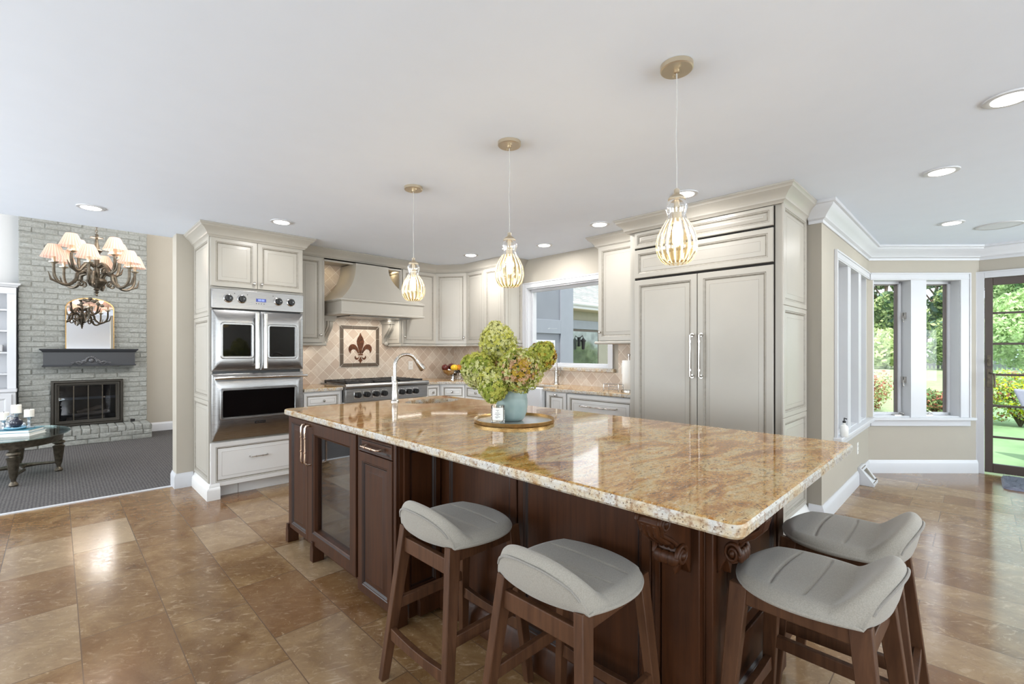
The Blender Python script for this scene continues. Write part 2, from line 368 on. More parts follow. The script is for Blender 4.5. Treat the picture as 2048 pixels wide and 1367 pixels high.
    def door(s, x0, z0, w, h, y, t=.02, fr=.055, raised=True):           # raised-panel front facing local -y
        fr = min(fr, w*.28, h*.3)
        seq = [(0, 0, 0), (0, t-.003, 0), (.003, t, 0), (fr-.016, t, 0), (fr-.012, t-.003, 1), (fr-.008, t-.003, 0), (fr, t-.010, 1), (fr+.003, t-.010, 1)]
        g = min(.032, w*.14, h*.14)
        seq += [(fr+g, t-.002, 0), (fr+g+.002, t-.002, 1)] if raised else [(fr+.004, t-.010, 0)]
        return s.rings(x0, z0, w, h, y, seq)
    def sweep(s, path, prof, m=0, closed=False, side=1):                 # prof = (out, z); out to the right of travel * side
        P = [Vector((p[0], p[1], 0)) for p in path]; L = len(P); vs = []; fs = []; k = len(prof)
        for i, p in enumerate(P):
            d0 = (p-P[i-1]).normalized() if (i > 0 or closed) else None
            d1 = (P[(i+1) % L]-p).normalized() if (i < L-1 or closed) else None
            d0 = d0 or d1; d1 = d1 or d0
            n0 = Vector((d0.y, -d0.x, 0))*side; n1 = Vector((d1.y, -d1.x, 0))*side
            b = (n0+n1).normalized(); b /= max(.25, b.dot(n0))
            vs += [(p.x+b.x*o, p.y+b.y*o, z) for o, z in prof]
        for i in range(L-(0 if closed else 1)):
            j = (i+1) % L
            for q in range(k): 
                a = (i*k+q, j*k+q, j*k+(q+1) % k, i*k+(q+1) % k); fs.append(a if side > 0 else a[::-1])
        if not closed: fs += [tuple(range(k)), tuple(range((L-1)*k, L*k))[::-1]]
        return s.add(vs, fs, m)
    def pull(s, a, b, out, r=.006, m=0):                                 # bow handle between two points
        a = Vector(a); b = Vector(b); o = Vector(out); d = b-a
        pts = [a, a+o*.75, a+o+d*.06, a+o+d*.3, a+o+d*.7, b+o-d*.06, b+o*.75, b]
        s.tube(pts, [r*1.5, r, r, r, r, r, r, r*1.5], 10, m)
        s.tube([a+o+d*.3, a+o+d*.33], r*1.5, 10, m); s.tube([a+o+d*.67, a+o+d*.7], r*1.5, 10, m)
        return s
    def knob(s, p, out, r=.014, m=0):
        p = Vector(p); o = Vector(out)
        return s.tube([p, p+o*.010, p+o*.014, p+o*.022, p+o*.028, p+o*.030], [r*.5, r*.45, r*.8, r, r*.75, r*.1], 14, m)

def wloc(o):
    l = Vector((0, 0, 0))
    while o is not None: l += o.location; o = o.parent
    return l
def obj(name, mb, mats, parent=None, bevel=0, smooth=35, label=None, seg=2, recalc=False):
    mats = mats if isinstance(mats, (list, tuple)) else [mats]
    me = bpy.data.meshes.new(name)
    vs = np.array([tuple(v) for v in mb.v], dtype=float)
    if parent is not None: off = np.array(tuple(wloc(parent)))
    else: off = np.array([(vs[:, 0].min()+vs[:, 0].max())/2, (vs[:, 1].min()+vs[:, 1].max())/2, vs[:, 2].min()])
    me.from_pydata((vs-off).tolist(), [], mb.f); me.update()
    for m in mats: me.materials.append(M[m] if isinstance(m, str) else m)
    if len(mats) > 1: me.polygons.foreach_set('material_index', mb.m)
    if smooth:
        me.polygons.foreach_set('use_smooth', [True]*len(me.polygons))
        me.set_sharp_from_angle(angle=math.radians(smooth))
    o = bpy.data.objects.new(name, me); COL.objects.link(o)
    if parent is not None: o.parent = parent
    else: o.location = off.tolist()
    if bevel:
        b = o.modifiers.new('edge', 'BEVEL'); b.width = bevel; b.segments = seg; b.limit_method = 'ANGLE'; b.angle_limit = math.radians(40); b.harden_normals = False
    if label: o['label'] = label
    return o
def tag(o, label, cat, group=None, kind=None):
    if label: o['label'] = label
    if cat: o['category'] = cat
    if group: o['group'] = group
    if kind: o['kind'] = kind
    return o
def thing(name, label, cat, loc=(0, 0, 0), group=None):
    o = bpy.data.objects.new(name, None); COL.objects.link(o); o.location = loc; o.empty_display_size = .05
    return tag(o, label, cat, group)
def struct(name, mb, mats, parent=None, **kw):
    o = obj(name, mb, mats, parent, **kw)
    if parent is None: o['kind'] = 'structure'
    return o
def dup(root, loc, rz=0, label=None, group=None):
    def cp(o, par):
        c = o.copy(); COL.objects.link(c)
        if par is not None: c.parent = par
        for ch in list(o.children): cp(ch, c)
        return c
    r = cp(root, None); r.location = loc; r.rotation_euler = (0, 0, rz)
    if label: r['label'] = label
    if group: r['group'] = group
    return r
CROWN = [(0, 0), (.012, 0), (.018, .012), (.030, .020), (.034, .034), (.055, .062), (.082, .082), (.086, .094), (.094, .1), (.094, .112), (0, .112)]
def crown(z1, h=.112, o=.094): return [(a/.094*o, z1-h+b/.112*h) for a, b in CROWN]
# ------------------------------------------------------------------ room shell
H = 2.44; YW = 5.40; XW = 4.14; YA = .84; XD = 7.08
NINE = -PI/2; DIAG = -PI/4
mb = MB(); mb.add([(-3, -4.5, 0), (7.08, -4.5, 0), (7.08, 0, 0), (6.24, .84, 0), (4.14, .84, 0), (4.14, 5.4, 0), (.8, 5.4, 0), (.8, 5.5, 0), (-3, 5.5, 0)], [tuple(range(9))])
struct('floor', mb, 'floor', smooth=0)
mb = MB(); mb.box(-3, 3.2, 5.53, 9.5, -.02, 0.0); struct('floor_carpet', mb, 'carpet', smooth=0)
mb = MB(); mb.box(-3, .84, 5.495, 5.535, -.01, .008); struct('trim_1', mb, 'trim', bevel=.003)
mb = MB()
mb.box(-3, 7.25, -4.5, .95, H, H+.12); mb.box(-3, 4.3, .95, 5.63, H, H+.12)
struct('ceiling', mb, 'ceil', smooth=0)
mb = MB(); mb.box(-3, 3.2, 5.63, 9.65, 3.85, 3.95); struct('ceiling_living', mb, 'ceil', smooth=0)
mb = MB(); mb.box(-3, 4.3, 5.5, 5.63, H+.12, 3.9); struct('wall_living_header', mb, 'wall', smooth=0)
mb = MB(); mb.box(.815, 4.3, YW, YW+.2, 0, H); struct('wall_back', mb, 'wall', smooth=0)
mb = MB(); mb.box(-3, -.34, 9.5, 9.65, 0, 3.85); struct('wall_living_left', mb, 'whitewall', smooth=0)
mb = MB(); mb.box(-.34, 3.2, 9.5, 9.65, 0, 3.85); struct('wall_living_back', mb, 'wall', smooth=0)
mb = MB(); mb.box(3.05, 3.2, 5.63, 9.5, 0, 3.85); struct('wall_living_right', mb, 'wall', smooth=0)
mb = MB()                                                              # window wall with its opening
mb.box(XW, XW+.16, YA, 2.74, 0, H); mb.box(XW, XW+.16, 3.93, YW, 0, H); mb.box(XW, XW+.16, 2.74, 3.93, 0, 1.13); mb.box(XW, XW+.16, 2.74, 3.93, 2.085, H)
struct('wall_right', mb, 'wall', smooth=0)
mb = MB()                                                              # side wall of the bay
mb.box(XW, 4.64, YA, YA+.16, 0, H); mb.box(4.64, 6.12, YA, YA+.16, 0, .6); mb.box(4.64, 6.12, YA, YA+.16, 2.09, H); mb.box(6.12, 6.31, YA, YA+.16, 0, H)
struct('wall_bay_side', mb, 'wall', smooth=0)
BL = .84*math.sqrt(2)
mb = MB((6.24, .84, 0), DIAG)                                          # angled wall of the bay
mb.box(0, .05, 0, .16, 0, H); mb.box(.05, .99, 0, .16, 0, .6); mb.box(.05, .99, 0, .16, 2.09, H); mb.box(.99, BL, 0, .16, 0, H)
struct('wall_bay', mb, 'wall', smooth=0)
mb = MB((XD, 0, 0), NINE)                                              # door wall: local x runs toward -y
mb.box(-.07, .03, 0, .16, 0, H); mb.box(.03, .99, 0, .16, 2.11, H); mb.box(.99, 4.5, 0, .16, 0, H)
struct('wall_door', mb, 'wall', smooth=0)

mb = MB()
xs = [-3.15, -1.5, .3, 1.2, 3.0, 5.3, 7.07, 7.25]
for i in range(7):
    a, b = xs[i], xs[i+1]
    if i % 2 == 0: mb.box(a, b, -4.65, -4.5, 0, H)
    else: mb.box(a, b, -4.65, -4.5, 0, .6); mb.box(a, b, -4.65, -4.5, 2.15, H)
struct('wall_rear', mb, 'wall', smooth=0)
mb = MB()
ys = [-4.5, -2.2, -.2, 1.4, 3.4, 4.1, 5.3, 5.63]
for i in range(7):
    a, b = ys[i], ys[i+1]
    if i % 2 == 0: mb.box(-3.15, -3, a, b, 0, H)
    else: mb.box(-3.15, -3, a, b, 0, .6); mb.box(-3.15, -3, a, b, 2.15, H)
struct('wall_left', mb, 'wall', smooth=0)
mb = MB(); mb.box(-3.15, -3, 5.63, 6.0, 0, 3.85); mb.box(-3.15, -3, 9.0, 9.65, 0, 3.85); mb.box(-3.15, -3, 6.0, 9.0, 0, .45); mb.box(-3.15, -3, 6.0, 9.0, 3.35, 3.85)
struct('wall_living_side', mb, 'whitewall', smooth=0)

# crown and baseboards of the bay
bay = [(XW, .925), (XW, YA), (6.24, YA), (XD, 0), (XD, -4.5)]
CW = [(0, 0), (.010, 0), (.012, .022), (.030, .034), (.034, .046), (.060, .078), (.088, .108), (.092, .122), (.106, .128), (.108, .150), (0, .150)]
mb = MB(); mb.sweep(bay, [(a, H-.150+b) for a, b in CW]); struct('trim_2', mb, 'trim')
BBP = [(0, 0), (.018, 0), (.018, .105), (.014, .118), (.009, .128), (.006, .140), (0, .140)]
mb = MB(); mb.sweep([(XW, .925), (XW, YA), (5.60, YA)], BBP); mb.sweep([(5.86, YA), (6.24, YA), (XD-.015, .015)], BBP); struct('baseboard_bay', mb, 'trim')
mb = MB(); mb.sweep([(XD, -1.075), (XD, -4.5)], BBP); struct('baseboard_door', mb, 'trim')
mb = MB(); mb.sweep([(.815, 5.6), (.815, YW), (.95, YW)], BBP); struct('baseboard_back', mb, 'trim')
mb = MB(); mb.sweep([(1.05, 9.5), (3.05, 9.5)], BBP); struct('baseboard_living', mb, 'trim')

# ------------------------------------------------------------------ kitchen window
w = thing('window_1', None, None, (XW, 3.335, 1.1)); w['kind'] = 'structure'
mb = MB((XW, 3.99, 0), NINE)
CASE = [(0, 0), (.05, 0), (.056, .006), (.07, .012), (.07, .022), (0, .022)]
def casing(mb, x0, x1, z0, z1, wd=.065, t=.022, bottom=False):
    mb.box(x0, x0+wd, -t*.7, 0, z0, z1); mb.box(x1-wd, x1, -t*.7, 0, z0, z1); mb.box(x0+wd, x1-wd, -t*.7, 0, z1-wd, z1)
    e = .001; mb.box(x0-e, x0+.014, -t, -e, z0, z1+e); mb.box(x1-.014, x1+e, -t, -e, z0, z1+e); mb.box(x0+.014, x1-.014, -t, -e, z1-.014, z1+e)
    if bottom: mb.box(x0+wd, x1-wd, -t*.7, 0, z0, z0+wd)
casing(mb, 0, 1.31, 1.13, 2.15)
mb.box(.06, .075, 0, .16, 1.13, 2.085); mb.box(1.235, 1.25, 0, .16, 1.13, 2.085); mb.box(.075, 1.235, 0, .16, 2.07, 2.085); mb.box(.075, 1.235, 0, .16, 1.13, 1.145)
obj('window_frame', mb, 'trim', w, bevel=.002)
mb = MB((XW, 3.99, 0), NINE); mb.box(.075, .105, .06, .10, 1.145, 2.07); mb.box(1.205, 1.235, .06, .10, 1.145, 2.07); mb.box(.105, 1.205, .06, .10, 1.145, 1.175); mb.box(.105, 1.205, .06, .10, 2.04, 2.07)
obj('sash', mb, 'trim', w, bevel=.002)
mb = MB((XW, 3.99, 0), NINE); mb.box(.105, 1.205, .078, .082, 1.175, 2.04); obj('pane', mb, 'glass', w, smooth=0)
mb = MB((XW, 3.99, 0), NINE); mb.box(-.03, 1.34, -.05, .02, 1.09, 1.128); obj('window_sill', mb, 'gedge', w, bevel=.006, label='granite window sill')

# ------------------------------------------------------------------ bay windows
def baywin(name, o, rz, posts, x0, x1, case, latches, s0, s1):
    w = thing(name, None, None, o); w['kind'] = 'structure'
    mb = MB(o, rz); z0, z1 = .6, 2.09
    a, b = case
    if a is not None: mb.box(a, x0+.01, -.016, 0, z0, z1+.065); mb.box(a-.001, a+.014, -.024, -.001, z0, z1+.066)
    if b is not None: mb.box(x1-.01, b, -.016, 0, z0, z1+.065); mb.box(b-.014, b+.001, -.024, -.001, z0, z1+.066)
    lo, hi = (a if a is not None else s0), (b if b is not None else s1)
    mb.box(lo+.001, hi-.001, -.0165, 0, z1-.011, z1+.064); mb.box(lo+.002, hi-.002, -.0235, -.001, z1+.052, z1+.0665); mb.box(lo+.003, hi-.003, -.02, -.001, z1-.0, z1+.012)
    for p, q in posts: mb.box(p, q, -.012, .15, z0, z1)
    mb.box(x0-.002, x0+.012, 0, .15, z0, z1); mb.box(x1-.012, x1+.002, 0, .15, z0, z1); mb.box(x0, x1, 0, .15, z1-.012, z1+.002); mb.box(x0, x1, 0, .15, z0-.002, z0+.012)
    obj('window_frame', mb, 'trim', w, bevel=.002)
    mb = MB(o, rz); mb.box(s0, s1, -.06, .14, z0-.03, z0+.002); mb.box(lo, hi, -.02, 0, z0-.095, z0-.03); obj('window_sill', mb, 'trim', w, bevel=.006)
    edges = [x0]+[e for pq in posts for e in pq]+[x1]
    for i in range(0, len(edges), 2):
        p, q = edges[i]+.012, edges[i+1]-.012
        mb = MB(o, rz); mb.box(p, p+.03, .10, .14, z0+.012, z1-.012); mb.box(q-.03, q, .10, .14, z0+.012, z1-.012); mb.box(p, q, .10, .14, z0+.012, z0+.04); mb.box(p, q, .10, .14, z1-.04, z1-.012)
        sh = obj('sash', mb, 'trim', w, bevel=.002)
        mb = MB(o, rz)
        mb.box(q-.055, q-.03, .115, .135, z0+.04, z1-.04); mb.box(p+.03, p+.042, .115, .135, z0+.04, z1-.04); mb.box(p+.03, q-.03, .115, .135, z1-.052, z1-.04)
        obj('screen_frame', mb, 'sash', w, label='grey bronze screen frame')
        mb = MB(o, rz); mb.box(p+.03, q-.03, .124, .128, z0+.04, z1-.04); obj('pane', mb, 'glass', w, smooth=0)
        if latches:
            if i == 0:
                for z in (1.0, 1.7):
                    mb = MB(o, rz); mb.box(q-.006, q+.014, .045, .095, z-.035, z+.035); mb.tube([(q-.004, .06, z-.0), (q-.022, .045, z-.03), (q-.024, .04, z-.075)], .006, 8); obj('latch', mb, 'nickel', w, bevel=.002, label='metal sash latch')
            mb = MB(o, rz); cx = (q-.06 if i == 0 else p+.06)
            mb.box(cx-.05, cx+.05, .05, .10, z0+.002, z0+.022); mb.tube([(cx, .06, z0+.02), (cx+.01, .05, z0+.045), (cx+.045, .04, z0+.03)], .006, 8); obj('crank', mb, 'nickel', w, bevel=.003, label='folding window crank')
    return w
baywin('window_2', (6.24, .84, 0), DIAG, [(.449, .616)], .05, .99, (None, 1.085), True, .012, 1.115)
baywin('window_3', (XW, YA, 0), 0, [(.93, 1.06), (1.46, 1.59)], .50, 1.98, (.43, None), False, .40, 2.088)

# ------------------------------------------------------------------ glazed door of the bay
d = thing('door_1', None, None, (XD, -.5, 0)); d['kind'] = 'structure'
mb = MB((XD, 0, 0), NINE); casing(mb, -.03, 1.06, 0, 2.165, .07); mb.box(.03, .042, 0, .16, 0, 2.11); mb.box(.978, .99, 0, .16, 0, 2.11); mb.box(.042, .978, 0, .16, 2.098, 2.11); obj('door_frame', mb, 'trim', d, bevel=.002)
mb = MB((XD, 0, 0), NINE)
mb.box(.044, .106, .01, .055, .02, 2.095); mb.box(.914, .976, .01, .055, .02, 2.095); mb.box(.106, .914, .01, .055, .02, .115); mb.box(.106, .914, .01, .055, 2.015, 2.095)
obj('door_leaf', mb, 'doorframe', d, bevel=.003)
mb = MB((XD, 0, 0), NINE)
for z in (.4, .732, 1.064, 1.391, 1.718): mb.box(.106, .914, .02, .045, z-.011, z+.011)
obj('muntins', mb, 'doorframe', d, bevel=.002)
mb = MB((XD, 0, 0), NINE); mb.box(.106, .914, .030, .034, .115, 2.015); obj('pane', mb, 'doorglass', d, smooth=0)
mb = MB((XD, 0, 0), NINE); mb.box(.061, .098, .002, .01, .93, 1.12); mb.box(.062, .09, .002, .01, 1.15, 1.27); mb.tube([(.08, .005, 1.08), (.09, -.05, 1.08), (.115, -.055, 1.075), (.118, -.055, .93)], .009, 10); mb.tube([(.076, .004, 1.21), (.076, -.02, 1.21)], .012, 12); mb.box(.072, .08, -.035, -.015, 1.18, 1.23)
obj('door_handle', mb, 'bronze', d, bevel=.002, label='bronze lever and lock plate')

# ------------------------------------------------------------------ backsplash, granite counters
mb = MB(); mb.box(1.76, XW-.008, YW-.008, YW, .90, 2.36); struct('backsplash_back', mb, 'tile_y', smooth=0)
mb = MB(); mb.box(XW-.008, XW, 3.96, 5.392, .90, 1.42); mb.box(XW-.008, XW, 2.10, 3.96, .90, 1.09); mb.box(XW-.008, XW, 2.10, 2.62, 1.09, 1.42); struct('backsplash_side', mb, 'tile_x', smooth=0)
CT = .935
def rrect(x0, x1, y0, y1, r, n=6):
    out = []
    for cx, cy, a in ((x1-r, y0+r, -PI/2), (x1-r, y1-r, 0), (x0+r, y1-r, PI/2), (x0+r, y0+r, PI)):
        for i in range(n+1): t = a+PI/2*i/n; out.append((cx+r*math.cos(t), cy+r*math.sin(t)))
    return out
def slab(mb, outer, z0, z1, hole=None, e=.010):                        # stone slab with eased edge; mats 0 top, 1 edge
    def off(P, d):
        L = len(P); R = []
        for i in range(L):
            a, b, c = Vector(P[i-1]), Vector(P[i]), Vector(P[(i+1) % L]); d0 = (b-a).normalized(); d1 = (c-b).normalized()
            n = Vector((d0.y, -d0.x))+Vector((d1.y, -d1.x)); n.normalize(); q = max(.4, n.dot(Vector((d0.y, -d0.x)))); R.append(tuple(b+n*d/q))
        return R
    levels = [(-e, z1), (-e*.3, z1-e*.3), (0, z1-e), (0, z0+e*.6), (-e*.5, z0)]
    L = len(outer); vs = []; fs = []; mm = []
    for d_, z in levels: vs += [(x, y, z) for x, y in off(outer, d_)]
    for i in range(len(levels)-1):
        for k in range(L): fs.append((i*L+k, (i+1)*L+k, (i+1)*L+(k+1) % L, i*L+(k+1) % L)); mm.append(0 if i == 0 else 1)
    loops = [[Vector((x, y, 0)) for x, y, z in vs[:L]]]; idx = list(range(L)); idb = [4*L+i for i in range(L)]
    if hole:
        b = len(vs); n = len(hole); vs += [(x, y, z1) for x, y in hole]+[(x, y, z0) for x, y in hole]
        loops.append([Vector((x, y, 0)) for x, y in hole]); idx += [b+i for i in range(n)]; idb += [b+n+i for i in range(n)]
        for k in range(n): fs.append((b+k, b+(k+1) % n, b+n+(k+1) % n, b+n+k)); mm.append(1)
    flat = [p for l in loops for p in l]
    for t in tessellate_polygon(loops):
        p, q, r = [flat[i] for i in t]
        if (q-p).cross(r-p).z < 0: t = tuple(t)[::-1]
        fs.append(tuple(idx[i] for i in t)); mm.append(0); fs.append(tuple(idb[i] for i in t)[::-1]); mm.append(1)
    mb.add(vs, fs, mm)
mb = MB(); slab(mb, [(1.765, 4.745), (2.165, 4.745), (2.165, YW-.01), (1.765, YW-.01)], CT-.036, CT)
tag(obj('countertop', mb, ['granite', 'gedge'], smooth=18), 'short granite counter between the steel wall ovens and the gas rangetop', 'countertop')
mb = MB(); slab(mb, [(3.225, 4.745), (3.40, 4.745), (3.635, 4.51), (3.635, 4.08), (3.98, 4.07), (3.98, 3.21), (3.615, 3.20), (3.615, 2.14), (XW-.01, 2.14), (XW-.01, YW-.01), (3.225, YW-.01)], CT-.036, CT)
tag(obj('countertop', mb, ['granite', 'gedge'], smooth=18), 'corner granite counter from the rangetop around under the kitchen window', 'countertop')

# ------------------------------------------------------------------ cabinet helper
CAB = ['cab', 'glaze']; CABW = ['cabw', 'glaze']
def knob_on(parent, fr, x, z, y, mat='nickel'):
    k = MB(*fr); k.knob((x, y, z), (0, -1, 0), .015); return obj('knob', k, mat, parent)
def front(name, parent, fr, x0, x1, z0, z1, y, mats=CAB, t=.02, knob=None, pull=None, frw=.055, raised=True):
    m = MB(*fr); m.door(x0, z0, x1-x0, z1-z0, y, t, frw, raised); o = obj(name, m, mats, parent, smooth=25)
    if knob: knob_on(o, fr, knob[0], knob[1], y-t)
    if pull: m = MB(*fr); m.pull((pull[0], y-t, pull[1]), (pull[2], y-t, pull[3]), (0, -.032, 0), .0055); obj('handle', m, pull[4] if len(pull) > 4 else 'nickel', o)
    return o
G = .003
# oven tower
t = thing('oven_cabinet', 'tall cream cabinet tower built around the double steel ovens', 'cabinet', (1.36, 5.08, 0))
mb = MB()
mb.box(.965, .985, 4.79, YW, .10, 2.34); mb.box(1.74, 1.76, 4.79, YW, .10, 2.34); mb.box(.985, 1.74, YW-.02, YW, .10, 2.34); mb.box(.985, 1.74, 4.79, YW-.02, 2.32, 2.34); mb.box(.985, 1.74, 4.79, YW-.02, .10, .12)
mb.box(.985, 1.74, 4.79, YW-.02, .488, .508); mb.box(.985, 1.74, 4.79, YW-.02, 1.872, 1.892)
obj('carcass', mb, 'cab', t)
mb = MB(); mb.box(.985, 1.74, 4.85, 4.87, 0, .10); mb.box(1.2, 1.205, 4.848, 4.85, 0, .10, 1)
obj('toe_kick', mb, CABW, t)
mb = MB()
mb.sweep([(.965, YW), (.965, 4.765), (1.035, 4.765)], [(0, 0), (.032, 0), (.032, .085), (.026, .10), (.014, .108), (.010, .125), (0, .135)]); obj('plinth', mb, 'cabw', t, label='white plinth moulding at the cabinet corner')
fr = ((0, 0, 0), 0)
front('door', t, fr, .967, 1.345-G/2, 1.895, 2.335, 4.79, CAB, knob=(1.315, 1.945))
front('door', t, fr, 1.345+G/2, 1.758, 1.895, 2.335, 4.79, CAB, knob=(1.378, 1.945))
front('drawer', t, fr, .967, 1.758, .105, .497, 4.79, CABW, pull=(1.28, .335, 1.43, .335))
def flank(parent, xs, y0, y1, zs, faces, mats, name='side_panel'):
    """raised panels on a flank; faces='-x' or '-y'"""
    for z0, z1 in zs:
        if faces == '-x': m = MB((xs, y1, 0), NINE); m.door(0, z0, y1-y0, z1-z0, 0, .012, .05, True)
        else: m = MB((y0, xs, 0), 0); m.door(0, z0, y1-y0, z1-z0, 0, .012, .05, True)
        obj(name, m, mats, parent, smooth=25)
flank(t, .965, 4.79, YW-.01, [(.14, .87), (.872, 1.625), (1.627, 2.335)], '-x', CAB)
mb = MB(); mb.sweep([(.965, YW), (.965, 4.77), (1.76, 4.77), (1.76, 5.03)], crown(H-.001))
obj('crown', mb, 'cab', t)
# the double oven
ov = thing('wall_oven', 'stainless steel double wall oven with french doors and black windows', 'oven', (1.36, 4.9, .51))
OV = 4.775
mb = MB(); mb.box(.99, 1.735, 4.80, 5.36, .512, 1.868); obj('oven_body', mb, 'black', ov)
mb = MB(); mb.box(.970, 1.756, OV-.028, 4.80, 1.697, 1.872); obj('control_panel', mb, 'steel', ov, bevel=.004)
for x in (1.098, 1.207, 1.520, 1.634):
    k = MB(); k.M = Matrix.Translation((x, OV-.028, 1.79)) @ Matrix.Rotation(PI/2, 4, 'X')
    k.lathe((0, 0, 0), [(.039, 0), (.039, .006), (.033, .010)], 24, 0); k.lathe((0, 0, 0), [(.031, .009), (.030, .030), (.026, .036)], 20, 1); k.box(-.006, .006, -.028, .028, .034, .044, 1); k.box(.006, .012, -.004, .004, .044, .046, 0)
    obj('knob', k, ['chrome', 'black'], ov)
mb = MB(); mb.box(1.325, 1.412, OV-.030, OV-.027, 1.775, 1.805); dd = obj('display', mb, 'display', ov)
mb = MB()
for i, x in enumerate((1.345, 1.358, 1.374, 1.387)):
    for a in (0, 1): mb.box(x+a*.006, x+a*.006+.002, OV-.0312, OV-.030, 1.782, 1.798)
    mb.box(x, x+.008, OV-.0312, OV-.030, 1.797, 1.799)
obj('digits', mb, 'digits', dd)
mb = MB()
for x, z in ((1.325, 1.755), (1.345, 1.755), (1.367, 1.755), (1.39, 1.755), (1.145, 1.835), (1.25, 1.83), (1.47, 1.835)): mb = MB(); mb.box(x, x+.0075, OV-.029, OV-.027, z, z+.0065); obj('indicator', mb, 'black', ov)
def ovdoor(x0, x1, z0, z1, wx0, wx1, wz0, wz1, name):
    y = OV+.015; f = .04
    m = MB(); vs = []; fs = []; mm = []
    def rc(a0, a1, c0, c1, r, fwd, n=5):
        return [(x, y-fwd, z) for x, z in rrect(a0, a1, c0, c1, r, n)]
    seq = [(x0, x1, z0, z1, .004, 0), (x0, x1, z0, z1, .004, f-.006), (x0+.006, x1-.006, z0+.006, z1-.006, .006, f), (wx0-.026, wx1+.026, wz0-.026, wz1+.026, .03, f), (wx0-.02, wx1+.02, wz0-.02, wz1+.02, .026, f+.006), (wx0-.006, wx1+.006, wz0-.006, wz1+.006, .014, f+.005), (wx0, wx1, wz0, wz1, .01, f-.006)]
    for s_ in seq: vs += rc(*s_)
    L = 24
    for i in range(len(seq)-1):
        for k in range(L): fs.append((i*L+k, i*L+(k+1) % L, (i+1)*L+(k+1) % L, (i+1)*L+k))
    m.add(vs, fs, 0); o = obj(name, m, 'steel', ov, smooth=40)
    g = MB(); g.prism([(x, z) for x, z in rrect(wx0-.001, wx1+.001, wz0-.001, wz1+.001, .01, 5)], y-f+.004, y-f+.01); obj('oven_window', g, 'blackglass', o, smooth=0)
    return o
dl = ovdoor(.972, 1.358, 1.135, 1.685, 1.062, 1.285, 1.27, 1.55, 'oven_door')
dr = ovdoor(1.364, 1.754, 1.135, 1.685, 1.447, 1.672, 1.265, 1.545, 'oven_door')
for o, x in ((dl, 1.327), (dr, 1.397)):
    m = MB(); m.tube([(x, OV-.065, 1.155), (x, OV-.065, 1.665)], .019, 18)
    for z in (1.18, 1.64): m.tube([(x, OV-.02, z), (x, OV-.06, z)], .012, 12); m.tube([(x, OV-.065, z-.025), (x, OV-.065, z+.025)], .021, 18)
    obj('door_handle', m, 'chrome', o)
dn = ovdoor(.972, 1.754, .515, 1.11, 1.060, 1.672, .72, .955, 'lower_oven_door')
m = MB(); m.tube([(.985, OV-.075, 1.075), (1.775, OV-.075, 1.075)], .015, 16)
for x in (1.0, 1.74): m.tube([(x, OV-.02, 1.075), (x, OV-.075, 1.075)], .014, 12)
obj('door_handle', m, 'chrome', dn)
m = MB(); m.box(1.315, 1.408, OV-.029, OV-.024, .640, .664, 0)
for i in range(6): m.box(1.325+i*.013, 1.333+i*.013, OV-.0295, OV-.029, .648, .656, 1)
obj('name_plate', m, ['black', 'nickel'], dn)

# range-wall uppers, valance and hood
UY = 5.07
t = thing('wall_cabinet', 'narrow cream wall cabinet between the oven tower and the hood', 'cabinet', (1.92, 5.23, 1.385))
mb = MB(); mb.box(1.762, 2.10, UY, YW-.008, 1.40, 2.34); obj('carcass', mb, 'cab', t); front('door', t, fr, 1.80, 2.072, 1.405, 2.335, UY, knob=(2.05, 1.49))
mb = MB(); mb.box(1.762, 2.115, UY-.03, UY+.30, 1.372, 1.40); obj('bottom_moulding', mb, 'cab', t, bevel=.008)
t = thing('wall_cabinet', 'cream wall cabinet just right of the range hood', 'cabinet', (3.3, 5.23, 1.385))
mb = MB(); mb.box(3.05, 3.575, UY, YW-.008, 1.40, 2.34); obj('carcass', mb, 'cab', t); front('door', t, fr, 3.075, 3.572, 1.405, 2.335, UY, knob=(3.10, 1.49))
flank(t, 3.05, UY+.01, YW-.015, [(1.41, 2.33)], '-x', CAB)
mb = MB(); mb.box(3.04, 3.585, UY-.025, YW-.01, 1.372, 1.40); obj('bottom_moulding', mb, 'cab', t, bevel=.008)
c0 = (3.578, UY); c1 = (3.83, UY-.252-.1)                                  # diagonal corner front
ang = math.atan2(c1[1]-c0[1], c1[0]-c0[0]); cl = math.hypot(c1[0]-c0[0], c1[1]-c0[1])
t = thing('corner_cabinet', 'cream diagonal wall cabinet in the corner above the fruit bowl', 'cabinet', (3.85, 5.1, 1.385))
mb = MB(); mb.add([(c0[0], c0[1], z) for z in (1.40, 2.34)]+[(c1[0], c1[1], z) for z in (1.40, 2.34)]+[(XW-.01, c1[1], z) for z in (1.40, 2.34)]+[(XW-.01, YW-.01, z) for z in (1.40, 2.34)]+[(c0[0], YW-.01, z) for z in (1.40, 2.34)],
    [(0, 2, 3, 1), (2, 4, 5, 3), (4, 6, 7, 5), (6, 8, 9, 7), (8, 0, 1, 9), (0, 8, 6, 4, 2), (1, 3, 5, 7, 9)])
obj('carcass', mb, 'cab', t, smooth=0); cf = ((c0[0], c0[1], 0), ang); front('door', t, cf, .004, cl-.004, 1.405, 2.335, 0, knob=(cl-.03, 1.49))
mb = MB(*cf); mb.box(-.01, cl+.01, -.025, .05, 1.372, 1.40); obj('bottom_moulding', mb, 'cab', t, bevel=.008)
t = thing('wall_cabinet', 'two-door cream wall cabinet between the corner and the kitchen window', 'cabinet', (3.98, 4.36, 1.385))
ux = 3.83; wf = ((ux, c1[1], 0), NINE); wl = c1[1]-4.0
mb = MB(*wf); mb.box(.002, wl, 0, XW-ux-.01, 1.40, 2.34); obj('carcass', mb, 'cab', t)
